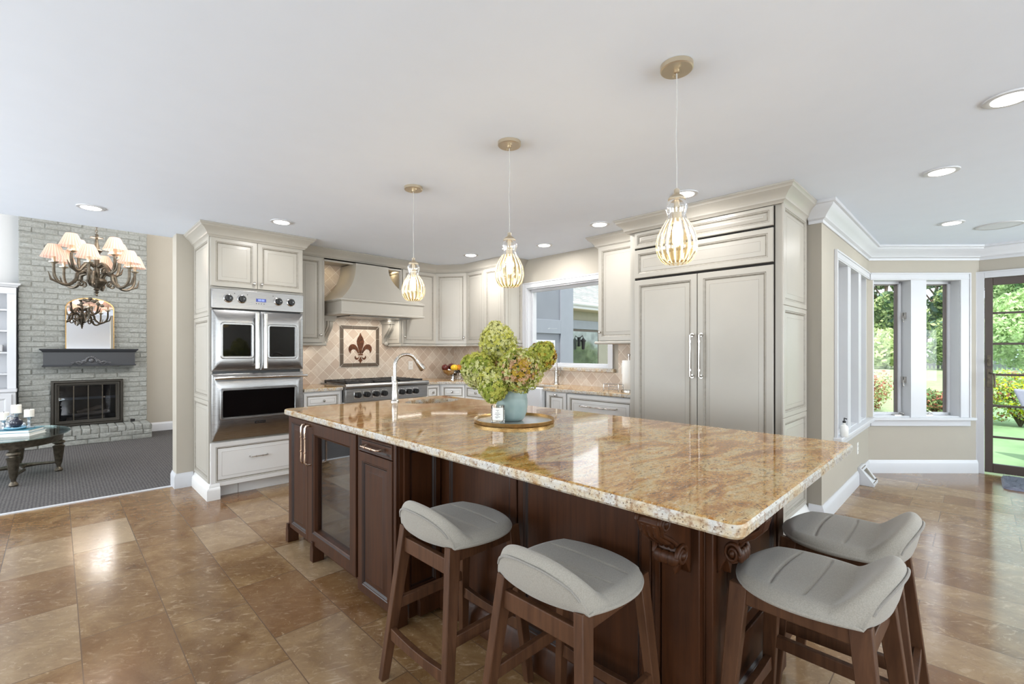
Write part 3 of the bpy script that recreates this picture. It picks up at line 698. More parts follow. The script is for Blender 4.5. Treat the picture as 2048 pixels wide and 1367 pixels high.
front('door', t, wf, .004, wl/2-.002, 1.405, 2.335, 0, knob=(wl/2-.03, 1.49)); front('door', t, wf, wl/2+.002, wl-.004, 1.405, 2.335, 0, knob=(wl/2+.03, 1.49))
flank(t, 4.0, ux+.005, XW-.015, [(1.41, 2.33)], '-y', CAB)
mb = MB(*wf); mb.box(0, wl+.02, -.025, XW-ux-.01, 1.372, 1.40); obj('bottom_moulding', mb, 'cab', t, bevel=.008)
# crown valance running over the hood and round the corner
mb = MB(); mb.sweep([(1.77, UY-.005), (c0[0], UY-.005), (c1[0]-.005, c1[1]), (ux-.005, 3.985), (XW-.002, 3.985)], crown(H-.001, .10, .075)); mb.box(2.095, 3.055, UY-.01, YW-.01, 2.325, 2.345); mb.box(2.095, 3.055, UY-.01, UY+.01, 2.305, 2.345)
tag(obj('crown_valance', mb, 'cab'), 'cream crown valance over the hood and along the corner wall cabinets', 'moulding')
# hood
h = thing('range_hood', 'cream wooden chimney-style hood with flared sides above the rangetop', 'hood', (2.68, 5.1, 1.4))
mb = MB(); vs = []; fs = []; N = 14
for i in range(N+1):
    q = i/N; z = 1.885+(2.315-1.885)*q; e = (1-q)**2.3
    hw = .205+(.515-.205)*e; yf = 4.985+(4.775-4.985)*e; cx = 2.63+(2.68-2.63)*e
    vs += [(cx-hw, YW-.01, z), (cx-hw, yf, z), (cx+hw, yf, z), (cx+hw, YW-.01, z)]
for i in range(N):
    for k in range(3): fs.append((i*4+k, i*4+k+1, i*4+5+k, i*4+4+k))
mb.add(vs, fs); obj('flared_body', mb, 'cab', h, smooth=30)
mb = MB(); mb.box(2.165, 3.195, 4.785, YW-.01, 1.735, 1.865); mb.box(2.152, 3.208, 4.77, YW-.01, 1.862, 1.884); mb.box(2.158, 3.202, 4.778, YW-.01, 1.852, 1.864); mb.box(2.150, 3.210, 4.768, YW-.01, 1.712, 1.737)
obj('mantel_band', mb, 'cab', h, bevel=.005)
mb = MB(); mb.box(2.30, 3.06, 4.86, 5.33, 1.700, 1.712); obj('filter', mb, 'steel', h)
light('hood_lamp', 'AREA', (2.68-2.68, 0, .293), 3.5, (1, .93, .84), (0, 0, 0), h, shape='RECTANGLE', size=.6, size_y=.2)
for x in (2.24, 3.0): light('niche_puck_light', 'AREA', (x-2.68, .13, .918), .3, (1, .80, .50), (0, 0, 0), h, shape='DISK', size=.06)
def scroll(s, d, z1, hgt, n=18):                                           # S-shaped bracket outline: (out, z)
    pts = []
    for i in range(n+1):
        q = i/n; o = d*(1-q)**.9+d*.16*math.sin(q*2*PI)+d*.12*q
        pts.append((o, z1-hgt*q))
    return pts
for x in (2.215, 3.02):
    m = MB((x, YW-.01, 0), 0)
    for dx, dpt in ((-.037, .165), (-.013, .18), (.013, .18), (.037, .165)):
        pr = scroll(0, dpt, 1.655, .245); poly = [(0, 1.655)]+pr+[(0, 1.41)]
        X = Matrix.Rotation(-PI/2, 4, 'Z')
        m.prism([(o, z) for o, z in poly], dx-.0105, dx+.0105, 0, X=X)
    m.box(-.07, .07, -.215, 0, 1.682, 1.712); m.box(-.06, .06, -.20, 0, 1.655, 1.682); m.ball((0, -.03, 1.405), .028)
    obj('corbel', m, 'cab', h, bevel=.003)
for par, lc, rz, ln in ((bpy.data.objects['corner_cabinet'], (-.02, .0, -.016), -PI/4, .5), (bpy.data.objects['wall_cabinet'], (0, .05, -.016), 0, .3), (bpy.data.objects['wall_cabinet.001'], (0, .05, -.016), 0, .4), (bpy.data.objects['wall_cabinet.002'], (0, 0, -.016), -PI/2, .6)): light('under_cabinet_light', 'AREA', lc, .4, (1, .95, .88), (0, 0, rz), par, shape='RECTANGLE', size=ln, size_y=.04)
# fleur-de-lis tile picture
p = thing('tile_mosaic', 'framed fleur-de-lis tile picture set in the backsplash above the rangetop', 'mosaic', (2.675, YW-.01, 1.12))
x0, x1, z0, z1 = 2.418, 2.931, 1.12, 1.624; yb = YW-.0085
mb = MB(); mb.box(x0-.006, x1+.006, yb-.002, yb, z0-.006, z1+.006); mb.box(x0+.045, x1-.045, yb-.005, yb-.002, z0+.045, z1-.045, 1); obj('tile_panel', mb, ['grout', 'tile_y'], p)
bw = .042; g = .004
def bt(poly): m = MB(); m.prism(poly, yb-.008, yb-.001); obj('border_tile', m, 'border', p, bevel=.0015)
for k in range(3):
    a, b = (x1-x0)*[0, .305, .70][k], (x1-x0)*[.305, .70, 1][k]
    bt([(x0+a+g/2+(bw if k == 0 else 0), z1-bw), (x0+b-g/2-(bw if k == 2 else 0), z1-bw), (x0+b-g/2-(g if k == 2 else 0), z1), (x0+a+g/2+(g if k == 0 else 0), z1)])
    bt([(x0+a+g/2+(g if k == 0 else 0), z0), (x0+b-g/2-(g if k == 2 else 0), z0), (x0+b-g/2-(bw if k == 2 else 0), z0+bw), (x0+a+g/2+(bw if k == 0 else 0), z0+bw)])
    a, b = (z1-z0)*[0, .31, .68][k], (z1-z0)*[.31, .68, 1][k]
    bt([(x0, z0+a+g/2+(g if k == 0 else 0)), (x0+bw, z0+a+g/2+(bw if k == 0 else 0)), (x0+bw, z0+b-g/2-(bw if k == 2 else 0)), (x0, z0+b-g/2-(g if k == 2 else 0))])
    bt([(x1-bw, z0+a+g/2+(bw if k == 0 else 0)), (x1, z0+a+g/2+(g if k == 0 else 0)), (x1, z0+b-g/2-(g if k == 2 else 0)), (x1-bw, z0+b-g/2-(bw if k == 2 else 0))])
FS = .513/603; fz = lambda q: z1-(q-68)*FS
def fpoly(pts, name='petal'):
    m = MB(); m.prism([(2.677+(a-603)*FS, fz(b)) for a, b in pts], yb-.009, yb-.003); obj(name, m, 'mosaic', p)
R_ = [(603, 165), (620, 205), (645, 245), (659, 285), (657, 325), (645, 365), (630, 410), (621, 455), (616, 470)]
fpoly(R_+[(1206-a, b) for a, b in R_[1:][::-1]], 'spear')
S_ = [(624, 462), (634, 420), (650, 382), (672, 352), (700, 335), (732, 334), (760, 348), (778, 374), (783, 404), (776, 436), (753, 470), (750, 440), (734, 416), (708, 405), (682, 412), (660, 436), (644, 462), (634, 470)]
fpoly(S_); fpoly([(1206-a, b) for a, b in S_])
fpoly([(572, 474), (640, 474), (642, 494), (570, 494)], 'band')
B_ = [(603, 502), (612, 530), (624, 556), (640, 572), (622, 578), (612, 596), (603, 618)]
fpoly(B_+[(1206-a, b) for a, b in B_[1:-1][::-1]], 'drop')
C_ = [(622, 502), (630, 522), (644, 534), (662, 532), (674, 520), (676, 502), (688, 510), (692, 528), (684, 548), (664, 560), (644, 556), (630, 542), (620, 520)]
fpoly(C_); fpoly([(1206-a, b) for a, b in C_])
# rangetop
r = thing('rangetop', 'stainless steel gas rangetop with black grates and a row of knobs', 'stove', (2.69, 5.0, .75))
RX0, RX1 = 2.18, 3.21
mb = MB(); mb.box(RX0, RX1, 4.74, 5.37, .765, .945); obj('range_body', mb, 'steel', r, bevel=.004)
mb = MB(); mb.box(RX0, RX1, 4.715, 4.745, .765, .905); obj('control_panel', mb, 'steel', r, bevel=.004)
mb = MB(); mb.tube([(RX0-.008, 4.715, .935), (RX1+.008, 4.715, .935)], .026, 20); obj('bullnose', mb, 'steel', r)
for x in (2.31, 2.415, 2.525, 2.625, 2.945, 3.035, 2.85):
    k = MB(); k.box(x-.040, x+.040, 4.708, 4.716, .80, .88, 0)
    k.M = Matrix.Translation((x, 4.708, .84)) @ Matrix.Rotation(PI/2, 4, 'X')
    k.lathe((0, 0, 0), [(.033, 0), (.031, .034), (.027, .04)], 20, 1); k.box(-.006, .006, -.028, .028, .036, .048, 1)
    obj('knob', k, ['chrome', 'black'], r, bevel=.002)
m = MB(); m.box(2.755, 2.785, 4.711, 4.716, .845, .870); obj('name_plate', m, 'black', r)
for i in range(3):
    gx = RX0+.03+i*.325; m = MB(); gw = .315; z = .975
    for a in (0, gw-.014): m.box(gx+a, gx+a+.014, 4.77, 5.34, z-.018, z)
    for a in (0, .19, .275, .37, .556): m.box(gx, gx+gw, 4.77+a, 4.784+a, z-.016, z+.004)
    for a in (.07, .15, .235): m.box(gx+a, gx+a+.012, 4.785, 5.33, z-.014, z+.005)
    for a in (0, gw-.02):
        for b in (4.772, 5.32): m.box(gx+a, gx+a+.02, b, b+.02, .945, z)
    obj('grate', m, 'iron', r, bevel=.003)
    for b in (4.91, 5.20):
        m = MB(); m.lathe((gx+gw/2, b, .944), [(.06, 0), (.058, .008), (.04, .012), (.038, .022), (.02, .026)], 20); obj('burner', m, 'black', r)

# ------------------------------------------------------------------ base cabinets
BF = 4.79
t = thing('base_cabinet', 'white base drawer cabinet left of the rangetop', 'cabinet', (1.96, 5.08, 0))
mb = MB(); mb.box(1.762, 2.172, BF, YW-.01, .10, CT-.037); mb.box(1.762, 2.172, BF+.06, BF+.08, 0, .10); obj('carcass', mb, 'cabw', t)
front('drawer', t, fr, 1.768, 2.150, .715, .885, BF, CABW, knob=(1.965, .80), frw=.04); front('door', t, fr, 1.768, 2.150, .11, .708, BF, CABW)
t = thing('base_cabinet', 'white base drawer cabinet right of the rangetop', 'cabinet', (3.32, 5.08, 0))
mb = MB(); mb.box(3.222, 3.435, BF, YW-.01, .10, CT-.037); mb.box(3.222, 3.435, BF+.06, BF+.08, 0, .10); obj('carcass', mb, 'cabw', t)
front('drawer', t, fr, 3.228, 3.425, .715, .885, BF, CABW, knob=(3.325, .80), frw=.04); front('door', t, fr, 3.228, 3.425, .11, .708, BF, CABW)
t = thing('base_cabinet', 'white two-door base cabinet directly under the rangetop controls', 'cabinet', (2.69, 5.08, 0))
mb = MB(); mb.box(2.175, 3.218, BF, YW-.01, .10, .762); mb.box(2.175, 3.218, BF+.06, BF+.08, 0, .10); obj('carcass', mb, 'cabw', t)
front('door', t, fr, 2.18, 2.694, .11, .755, BF, CABW, knob=(2.665, .70)); front('door', t, fr, 2.698, 3.213, .11, .755, BF, CABW, knob=(2.727, .70))
e0 = (3.44, BF); e1 = (3.665, 4.54); ea = math.atan2(e1[1]-e0[1], e1[0]-e0[0]); el = math.hypot(e1[0]-e0[0], e1[1]-e0[1])
t = thing('base_cabinet', 'white corner base cabinet with a narrow fluted filler below the fruit bowl', 'cabinet', (3.8, 5, 0))
mb = MB(); q = [(e0[0], e0[1]), (e1[0], e1[1]), (XW-.01, e1[1]), (XW-.01, YW-.01), (e0[0], YW-.01)]
mb.add([(x, y, z) for x, y in q for z in (.10, CT-.037)], [(0, 2, 3, 1), (2, 4, 5, 3), (4, 6, 7, 5), (6, 8, 9, 7), (8, 0, 1, 9), (0, 8, 6, 4, 2), (1, 3, 5, 7, 9)]); obj('carcass', mb, 'cabw', t, smooth=0)
ef = ((e0[0], e0[1], 0), ea)
front('drawer', t, ef, .03, el-.01, .715, .885, 0, CABW, knob=(el/2, .80), frw=.04); front('door', t, ef, .03, el-.01, .11, .708, 0, CABW)
bx = 3.665; bf = ((bx, 4.535, 0), NINE)
t = thing('base_cabinet', 'white base drawer cabinet between the corner and the farmhouse sink', 'cabinet', (3.9, 4.3, 0))
mb = MB(*bf); mb.box(0, .45, 0, .46, .10, CT-.037); mb.box(0, .45, .06, .08, 0, .10); obj('carcass', mb, 'cabw', t)
front('drawer', t, bf, .005, .445, .715, .885, 0, CABW, knob=(.225, .80), frw=.04); front('door', t, bf, .005, .445, .11, .708, 0, CABW)
t = thing('sink_cabinet', 'white two-door base cabinet carrying the farmhouse sink', 'cabinet', (3.9, 3.64, 0))
mb = MB(*bf); mb.box(.455, 1.33, 0, .46, .10, .66); mb.box(.455, 1.33, .06, .08, 0, .10); obj('carcass', mb, 'cabw', t)
front('door', t, bf, .46, .89, .11, .655, 0, CABW, knob=(.86, .60)); front('door', t, bf, .894, 1.325, .11, .655, 0, CABW, knob=(.925, .60))
t = thing('pull_out_cabinet', 'slim white pull-out cabinet with a top knob beside the sink', 'cabinet', (3.9, 3.06, 0))
mb = MB(*bf); mb.box(1.335, 1.62, 0, .46, .10, CT-.037); mb.box(1.335, 1.62, .06, .08, 0, .10); obj('carcass', mb, 'cabw', t)
front('door', t, bf, 1.36, 1.615, .11, .888, 0, CABW, knob=(1.487, .865), frw=.05)
t = thing('dishwasher', 'white panelled dishwasher with a long bar handle beside the tall cabinet', 'dishwasher', (3.9, 2.53, 0))
mb = MB(*bf); mb.box(1.625, 2.39, .005, .46, .10, CT-.045, 0); mb.box(1.625, 2.39, .06, .08, 0, .10, 0); mb.box(1.625, 2.39, .0, .02, CT-.045, CT-.037, 1); obj('carcass', mb, ['cabw', 'black'], t)
front('drawer', t, bf, 1.63, 2.385, .64, .885, 0, CABW, pull=(1.80, .78, 2.21, .78), frw=.05); front('door', t, bf, 1.63, 2.385, .11, .633, 0, CABW)
# farmhouse sink
s = thing('farmhouse_sink', 'white porcelain apron-front sink under the kitchen window', 'sink', (3.8, 3.64, .665))
mb = MB(); sx0, sx1, sy0, sy1, sz0, sz1 = 3.60, 3.985, 3.215, 4.065, .668, .925
mb.box(sx0, sx0+.03, sy0, sy1, sz0, sz1); mb.box(sx1-.025, sx1, sy0, sy1, sz0, sz1-.03); mb.box(sx0+.03, sx1-.025, sy0, sy0+.025, sz0, sz1); mb.box(sx0+.03, sx1-.025, sy1-.025, sy1, sz0, sz1); mb.box(sx0+.03, sx1-.025, sy0+.025, sy1-.025, sz0, sz0+.02)
obj('basin', mb, 'porcelain', s, bevel=.010, seg=3)
m = MB(); m.lathe((3.8, 3.64, sz0+.02), [(.045, 0), (.045, .003), (.03, .004)], 20); obj('drain', m, 'chrome', s)
def faucet(name, label, o, rz, hgt, reach, r0=.016):
    f = thing(name, label, 'faucet', o)
    m = MB(o, rz); m.lathe((0, 0, 0), [(.033, 0), (.033, .008), (.027, .014), (.024, .02), (.026, .06), (.021, .14), (.022, .15), (.018, .165)], 20)
    obj('base', m, 'nickel', f)
    m = MB(o, rz); c = hgt-reach/2; pts = [(0, 0, .15), (0, 0, c*.6), (0, 0, c)]+[(reach/2-reach/2*math.cos(a), 0, c+reach/2*math.sin(a)) for a in [PI*i/12 for i in range(1, 11)]]
    m.tube(pts, r0*.8, 14); obj('spout', m, 'nickel', f)
    m = MB(o, rz); e = Vector(pts[-1]); dd_ = (e-Vector(pts[-2])).normalized()
    m.tube([e, e+dd_*.02, e+dd_*.09, e+dd_*.10], [r0*.85, r0*1.05, r0*1.5, r0*1.3], 16, 0); m.tube([e+dd_*.05+Vector((r0, 0, .01)), e+dd_*.07+Vector((r0*1.3, 0, .01))], .005, 8, 1); obj('spray_head', m, ['nickel', 'black'], f)
    m = MB(o, rz); m.tube([(0, .018, .10), (0, .045, .105)], .010, 12); m.tube([(0, .045, .10), (0, .055, .13), (.0, .06, .20)], [.008, .006, .005], 10); obj('lever', m, 'nickel', f)
    return f
faucet('sink_faucet', 'brushed nickel gooseneck faucet standing behind the farmhouse sink', (4.05, 3.38, CT), PI, .40, .20, .014)
# wall cabinet right of the window, tall cabinet and refrigerator
t = thing('wall_cabinet', 'cream single-door wall cabinet beside the tall refrigerator cabinet', 'cabinet', (3.98, 2.39, 1.385))
gf = ((3.83, 2.65, 0), NINE)
mb = MB(*gf); mb.box(0, .505, 0, XW-3.84, 1.41, 2.34); obj('carcass', mb, 'cab', t); front('door', t, gf, .004, .500, 1.415, 2.335, 0, knob=(.03, 1.50))
mb = MB(*gf); mb.box(-.035, .505, -.035, XW-3.84, 1.382, 1.41); obj('bottom_moulding', mb, 'cab', t, bevel=.009)
mb = MB(); mb.sweep([(XW-.01, 2.65), (3.83, 2.65), (3.83, 2.235)], crown(H-.001)); obj('crown', mb, 'cab', t)
t = thing('refrigerator_cabinet', 'tall cream cabinet enclosure with panelled flank around the refrigerator', 'cabinet', (3.83, 1.53, 0))
FX = 3.54; FY = 2.125; rf = ((FX, FY, 0), NINE); FL = FY-.945
mb = MB(*rf); mb.box(0, .045, 0, XW-FX-.01, 0, 2.34); mb.box(FL-.045, FL, 0, XW-FX-.01, 0, 2.34); mb.box(.045, FL-.045, 0, XW-FX-.01, 2.325, 2.34); mb.box(.045, FL-.045, .4, XW-FX-.01, .1, 2.325); mb.box(.045, FL-.045, .07, .09, 0, .1)
obj('carcass', mb, 'cab', t)
front('door', t, rf, .053, FL-.053, 2.188, 2.322, 0, frw=.045)
mb = MB(*rf); mb.box(.045, FL-.045, .006, .4, .1, 2.325); obj('shadow_gap', mb, 'gap', t)
flank(t, .945, FX-.02, XW-.02, [(.14, .855), (.857, 1.632), (1.634, 2.335)], '-y', CAB)
mb = MB(); mb.sweep([(FX, .945), (XW-.012, .945)], [(0, 0), (.03, 0), (.03, .085), (.022, .10), (.010, .125), (0, .135)]); obj('plinth', mb, 'cabw', t)
mb = MB(); mb.sweep([(3.83, FY), (FX-.02, FY), (FX-.02, .945), (XW-.012, .945)], crown(H-.001, .115, .098)); obj('crown', mb, 'cab', t)
t = thing('refrigerator', 'panel-front double-door refrigerator with two long upright nickel pulls', 'refrigerator', (3.7, 1.53, .1))
front('grille_panel', t, rf, .053, FL-.053, 1.935, 2.172, 0, frw=.05)
sp_ = FY-1.53
for a, b, hx in ((.053, sp_-.003, sp_-.035), (sp_+.003, FL-.053, sp_+.035)):
    m = MB(*rf); m.door(a, .115, b-a, 1.80, 0, .02, .06, True); o = obj('door', m, CAB, t, smooth=25)
    m = MB(*rf); m.tube([(hx, -.02, 1.12), (hx, -.065, 1.12), (hx, -.065, 1.44), (hx, -.02, 1.44)], .009, 12); 
    for z in (1.12, 1.44): m.tube([(hx, -.02, z), (hx, -.03, z)], .015, 12); m.tube([(hx, -.065, z+(.05 if z < 1.3 else -.05)-.008), (hx, -.065, z+(.05 if z < 1.3 else -.05)+.008)], .012, 12)
    obj('handle', m, 'nickel', o)
# ------------------------------------------------------------------ island
CH = ['cherry', 'dglaze']
IX, IY0, IY1 = 1.165, .40, 3.395
isl = thing('kitchen_island', 'dark cherry wood kitchen island with carved corbels and a glass-front cooler', 'island', (1.8, 2.0, 0))
mb = MB()
mb.box(1.41, 2.14, .588, 1.95, .02, .872); mb.box(IX, 2.40, 1.95, 2.36, .10, .872); mb.box(IX, 2.40, 3.02, 3.375, .10, .872); mb.box(IX+.32, 2.40, 2.36, 3.02, .10, .872); mb.box(IX, IX+.32, 2.36, 3.02, .80, .872); mb.box(IX, IX+.32, 2.36, 3.02, .10, .16)
mb.box(IX+.07, 2.36, 1.97, 3.34, 0, .10)
obj('carcass', mb, 'cherry', isl, bevel=.002)
isf = ((IX, 3.375, 0), NINE)                                               # kitchen-side front: local x runs toward the stools
front('door', isl, isf, .03, .350, .10, .866, 0, CH, pull=(.325, .60, .325, .845, 'copper'), frw=.05)
# glazed cooler door
m = MB(*isf); a, b, z0, z1 = .356, 1.022, .10, .866; fw = .085; ww = .09
m.rings(a, z0, b-a, z1-z0, 0, [(0, 0, 0), (0, .019, 0), (.003, .022, 0), (fw-.014, .022, 0), (fw-.010, .017, 1), (fw, .012, 0), (fw+.002, -.02, 0)])
m.f.pop(); m.m.pop(); cd = obj('glass_door', m, CH, isl, smooth=25)
m = MB(*isf); m.box(a+fw, b-fw, .010, .014, z0+fw, z1-fw); obj('pane', m, M['coolerglass'], cd, smooth=0, label='dark reflective cooler glass')
m = MB(*isf); m.pull((a+.045, -.022, .60), (a+.045, -.022, .845), (0, -.035, 0), .0065); obj('handle', m, 'copper', cd)
m = MB(*isf); m.box(a+.01, b-.01, .06, .30, z0+.065, z0+.07); m.box(a+.01, b-.01, .06, .30, z0+.25, z0+.255); m.box(a+.01, b-.01, .06, .30, z0+.43, z0+.435); m.box(a+.005, b-.005, .305, .312, z0+.06, z1-.06)
obj('cooler_shelf', m, 'steel', cd)
m = MB(*isf); m.box(.90, .935, .006, .009, .20, .34); m.box(.905, .93, .005, .006, .215, .219, 1); m.box(.905, .93, .005, .006, .225, .229, 1); m.box(.905, .92, .005, .006, .235, .239, 1); obj('energy_sticker', m, ['paper', 'black'], cd, smooth=0, label='pale paper sticker with dark lines')
front('door', isl, isf, 1.045, 1.395, .045, .785, 0, CH, frw=.06)
front('drawer', isl, isf, 1.045, 1.395, .79, .866, 0, CH, pull=(1.13, .828, 1.31, .828, 'copper'), frw=.02, raised=False)
m = MB(*isf); m.box(0, .026, -.016, .0, .10, .872); m.box(1.40, 1.425, -.016, 0, .04, .872); m.box(1.024, 1.043, -.012, 0, .04, .872); obj('stile', m, 'cherry', isl, bevel=.003)
def foot(x, y, sgn=1):
    m = MB((x, y, 0), NINE); pr = [(-.024, 0), (.024, 0), (.024, .085), (.014, .105), (.014, .125), (-.014, .125), (-.014, .105), (-.024, .085)]
    m.prism(pr, -.022, .05, 0); obj('foot', m, 'cherry', isl, bevel=.003)
for y in (3.36, 2.93, 1.955): foot(IX-.012, y)
# recessed panels behind the stools
pf = ((1.41, 1.95, 0), NINE); L = 1.95-.588
for k, (a, b) in enumerate(((.10, .517), (.615, 1.143))):
    front('back_panel', isl, pf, a-.045, b+.045, .12, .866, 0, CH, t=.014, frw=.05, raised=False)
m = MB(*pf); m.box(1.205, 1.225, -.02, 0, .12, .872); m.box(1.232, L-.006, -.026, 0, .10, .872); m.box(1.19, 1.205, -.012, 0, .12, .872); obj('corner_post', m, 'cherry', isl, bevel=.003)
m = MB(); m.sweep([(IX+.10, 1.948), (1.41, 1.948), (1.41, .588), (2.14, .588)], [(0, .02), (.030, .02), (.030, .09), (.022, .105), (.018, .125), (.008, .135), (0, .14)]); m.box(1.395, 2.13, .60, 1.94, 0, .02); obj('base_moulding', m, 'cherry', isl)
front('side_panel', isl, ((IX+.02, 1.95, 0), 0), .0, .215, .13, .866, 0, CH, t=.012, frw=.045, raised=False)
ef_ = ((1.41, .588, 0), 0)
m = MB(*ef_); m.box(0, .11, -.024, 0, .10, .872); m.box(.112, .135, -.014, 0, .12, .872); obj('corner_post', m, 'cherry', isl, bevel=.003)
m = MB(*ef_); m.box(.66, .73, -.02, 0, .10, .872); obj('corner_post', m, 'cherry', isl, bevel=.003)
front('end_panel', isl, ef_, .14, .655, .36, .866, 0, CH, t=.014, frw=.05, raised=False); front('end_panel', isl, ef_, .14, .655, .12, .33, 0, CH, t=.014, frw=.05, raised=False)
def corbel(o, rz, dp, hs):
    m = MB(o, rz); m.M = m.M @ Matrix.Diagonal((.92, dp, hs, 1)); c = isl
    pr = [(0, 0), (.235, 0), (.238, -.018), (.225, -.03), (.232, -.045), (.215, -.085), (.180, -.115), (.140, -.130), (.112, -.145), (.100, -.165), (.104, -.190), (.112, -.208), (.100, -.232), (.072, -.240), (.048, -.230), (.030, -.250), (.012, -.285), (0, -.295)]
    X = Matrix.Rotation(-PI/2, 4, 'Z')
    m.prism(pr, -.034, .034, 0, X=X)
    for sx in (-1, 1):                                                      # scroll volutes on both cheeks
        for cx, cz, r in ((.078, -.198, .040), (.196, -.045, .036)):
            pts = [(sx*.038, -(cx+math.cos(a)*r*(1-a/14)), cz+math.sin(a)*r*(1-a/14)) for a in [i*PI/8 for i in range(26)]]
            m.tube(pts, .0085, 8); m.ball((sx*.036, -cx, cz), r*.42)
        m.tube([(sx*.036, -.225, -.03), (sx*.036, -.205, -.085), (sx*.036, -.15, -.118), (sx*.036, -.11, -.148)], .008, 8)
    for k in range(-1, 2): m.tube([(k*.02, -.222, -.05), (k*.02, -.205, -.09), (k*.021, -.165, -.122), (k*.02, -.122, -.142), (k*.017, -.104, -.168)], [.010, .013, .013, .011, .008], 8)
    for k in (-1, 0, 1): m.ball((k*.022, -.112, -.205), .022, (1, .8, 1.2))
    m.prism([(-.02, -.24), (.02, -.24), (0, -.295)], -.05, -.01)
    m.box(-.046, .046, -.245, 0, -.012, 0)
    obj('corbel', m, 'cherry', c, bevel=.003)
corbel((1.385, .652, .873), NINE, .9, .80); corbel((1.47, .564, .873), 0, .60, .80)
# granite top with the prep-sink cut-out
hole = [(2.16+.235*math.cos(2*PI*i/28), 3.10+.155*math.sin(2*PI*i/28)) for i in range(28)]
mb = MB(); slab(mb, rrect(1.125, 2.495, .385, 3.42, .035, 6), .875, .914, hole, .012)
tag(obj('island_countertop', mb, ['granite', 'gedge'], smooth=18), 'long golden granite slab covering the dark wood island', 'countertop')
s = thing('prep_sink', 'small oval steel prep sink cut into the island granite', 'sink', (2.16, 3.10, .70))
m = MB(); m.shell((2.16, 3.10, 0), [(.02, .715), (.12, .72), (.20, .75), (.232, .80), (.240, .873), (.258, .873)], 32)
m.v = [Vector((2.16+(v.x-2.16), 3.10+(v.y-3.10)*.67, v.z)) for v in m.v]; obj('basin', m, 'steel', s)
m = MB(); m.lathe((2.16, 3.10, .712), [(.03, 0), (.03, .006), (.015, .007)], 18); obj('drain', m, 'chrome', s)
faucet('island_faucet', 'brushed nickel pull-down faucet rising from the granite island', (1.905, 3.25, .914), -.22, .375, .185, .017)

# ------------------------------------------------------------------ tray, vase, hydrangeas, candle
tx, ty = 1.862, 1.868
t = thing('serving_tray', 'round brass-rimmed tray on the granite island', 'tray', (tx, ty, .914))
m = MB(); m.lathe((tx, ty, .914), [(.215, 0), (.222, .003), (.222, .006), (.0001, .006)], 56); obj('tray_base', m, M['tray'], t)
m = MB(); m.shell((tx, ty, .914), [(.218, .0), (.228, .003), (.231, .020), (.229, .022), (.226, .020), (.219, .006)], 64); obj('rim', m, 'brass', t)
vx, vy, vz = 1.86, 1.885, .9205
vp = [(.052, 0), (.062, .004), (.074, .02), (.086, .05), (.091, .085), (.090, .12), (.088, .135), (.089, .138), (.086, .16), (.077, .195), (.066, .222), (.062, .232), (.064, .240), (.058, .240), (.056, .23), (.07, .19), (.080, .14), (.083, .09), (.076, .05), (.05, .012), (.0001, .010)]
m = MB(); m.lathe((vx, vy, vz), vp, 40); tag(obj('vase', m, 'vase', smooth=60), 'frosted blue-green glass vase standing on the brass tray', 'vase')
def florets(name, parent, c, ax, rad, hgt, cols, n, seed, size=.0098):
    rng = np.random.default_rng(seed); m = MB(); c = Vector(c); ax = Vector(ax).normalized(); s1 = ax.orthogonal().normalized(); s2 = ax.cross(s1)
    for i in range(n):
        q = rng.random(); th = rng.random()*2*PI; r = rad*math.sqrt(max(0, math.sin(PI*(.04+.94*q)**.85)))*(.68+.40*rng.random())
        r *= rng.random() if q > .86 else 1
        h = (q-.42)*hgt; d = s1*math.cos(th)+s2*math.sin(th)
        p = c+ax*h+d*r; nrm = (d*(.5+math.sin(PI*q))+ax*(q-.4)*1.6+Vector(rng.normal(0, .35, 3))).normalized()
        a = nrm.orthogonal().normalized(); b = nrm.cross(a); ph = rng.random()*PI; sz = size*(.7+.6*rng.random())
        patch = math.sin(th*1.0+seed)+.8*math.sin(q*5+seed*2)+rng.normal(0, .55)
        ci = int(np.clip((patch+1.9)/3.8*len(cols), 0, len(cols)-1))
        for k in range(4):
            t0 = ph+k*PI/2; u = a*math.cos(t0)+b*math.sin(t0); w = a*math.cos(t0+PI/2)+b*math.sin(t0+PI/2); up = nrm*sz*.35
            m.add([p, p+u*sz*.6+w*sz*.42+up*.6, p+u*sz*1.1+up, p+u*sz*.6-w*sz*.42+up*.6], [(0, 1, 2, 3)], cols[ci])
    core = MB(); prof = [(max(1e-4, rad*.70*math.sqrt(max(0, math.sin(PI*(k/10)**.85)))), (k/10-.42)*hgt*.78) for k in range(11)]
    X = Matrix.Translation(c) @ ax.to_track_quat('Z', 'Y').to_matrix().to_4x4()
    m.lathe((0, 0, 0), prof, 14, 6, X=X)
    return obj(name, m, ['h_lime', 'h_pale', 'h_green', 'h_ochre', 'h_pink', 'h_brown', 'h_stem'], parent, smooth=0)
Fw = Vector((.7027, .7115, 0)); Rt = Vector((.7115, -.7027, 0)); Up = Vector((0, 0, 1))
def at(u, v, d): return Vector((0, 0, 1.32))+Fw*d+Rt*((u-1024)/922*d)+Up*((700.5-v)/922*d)
D0 = 2.66
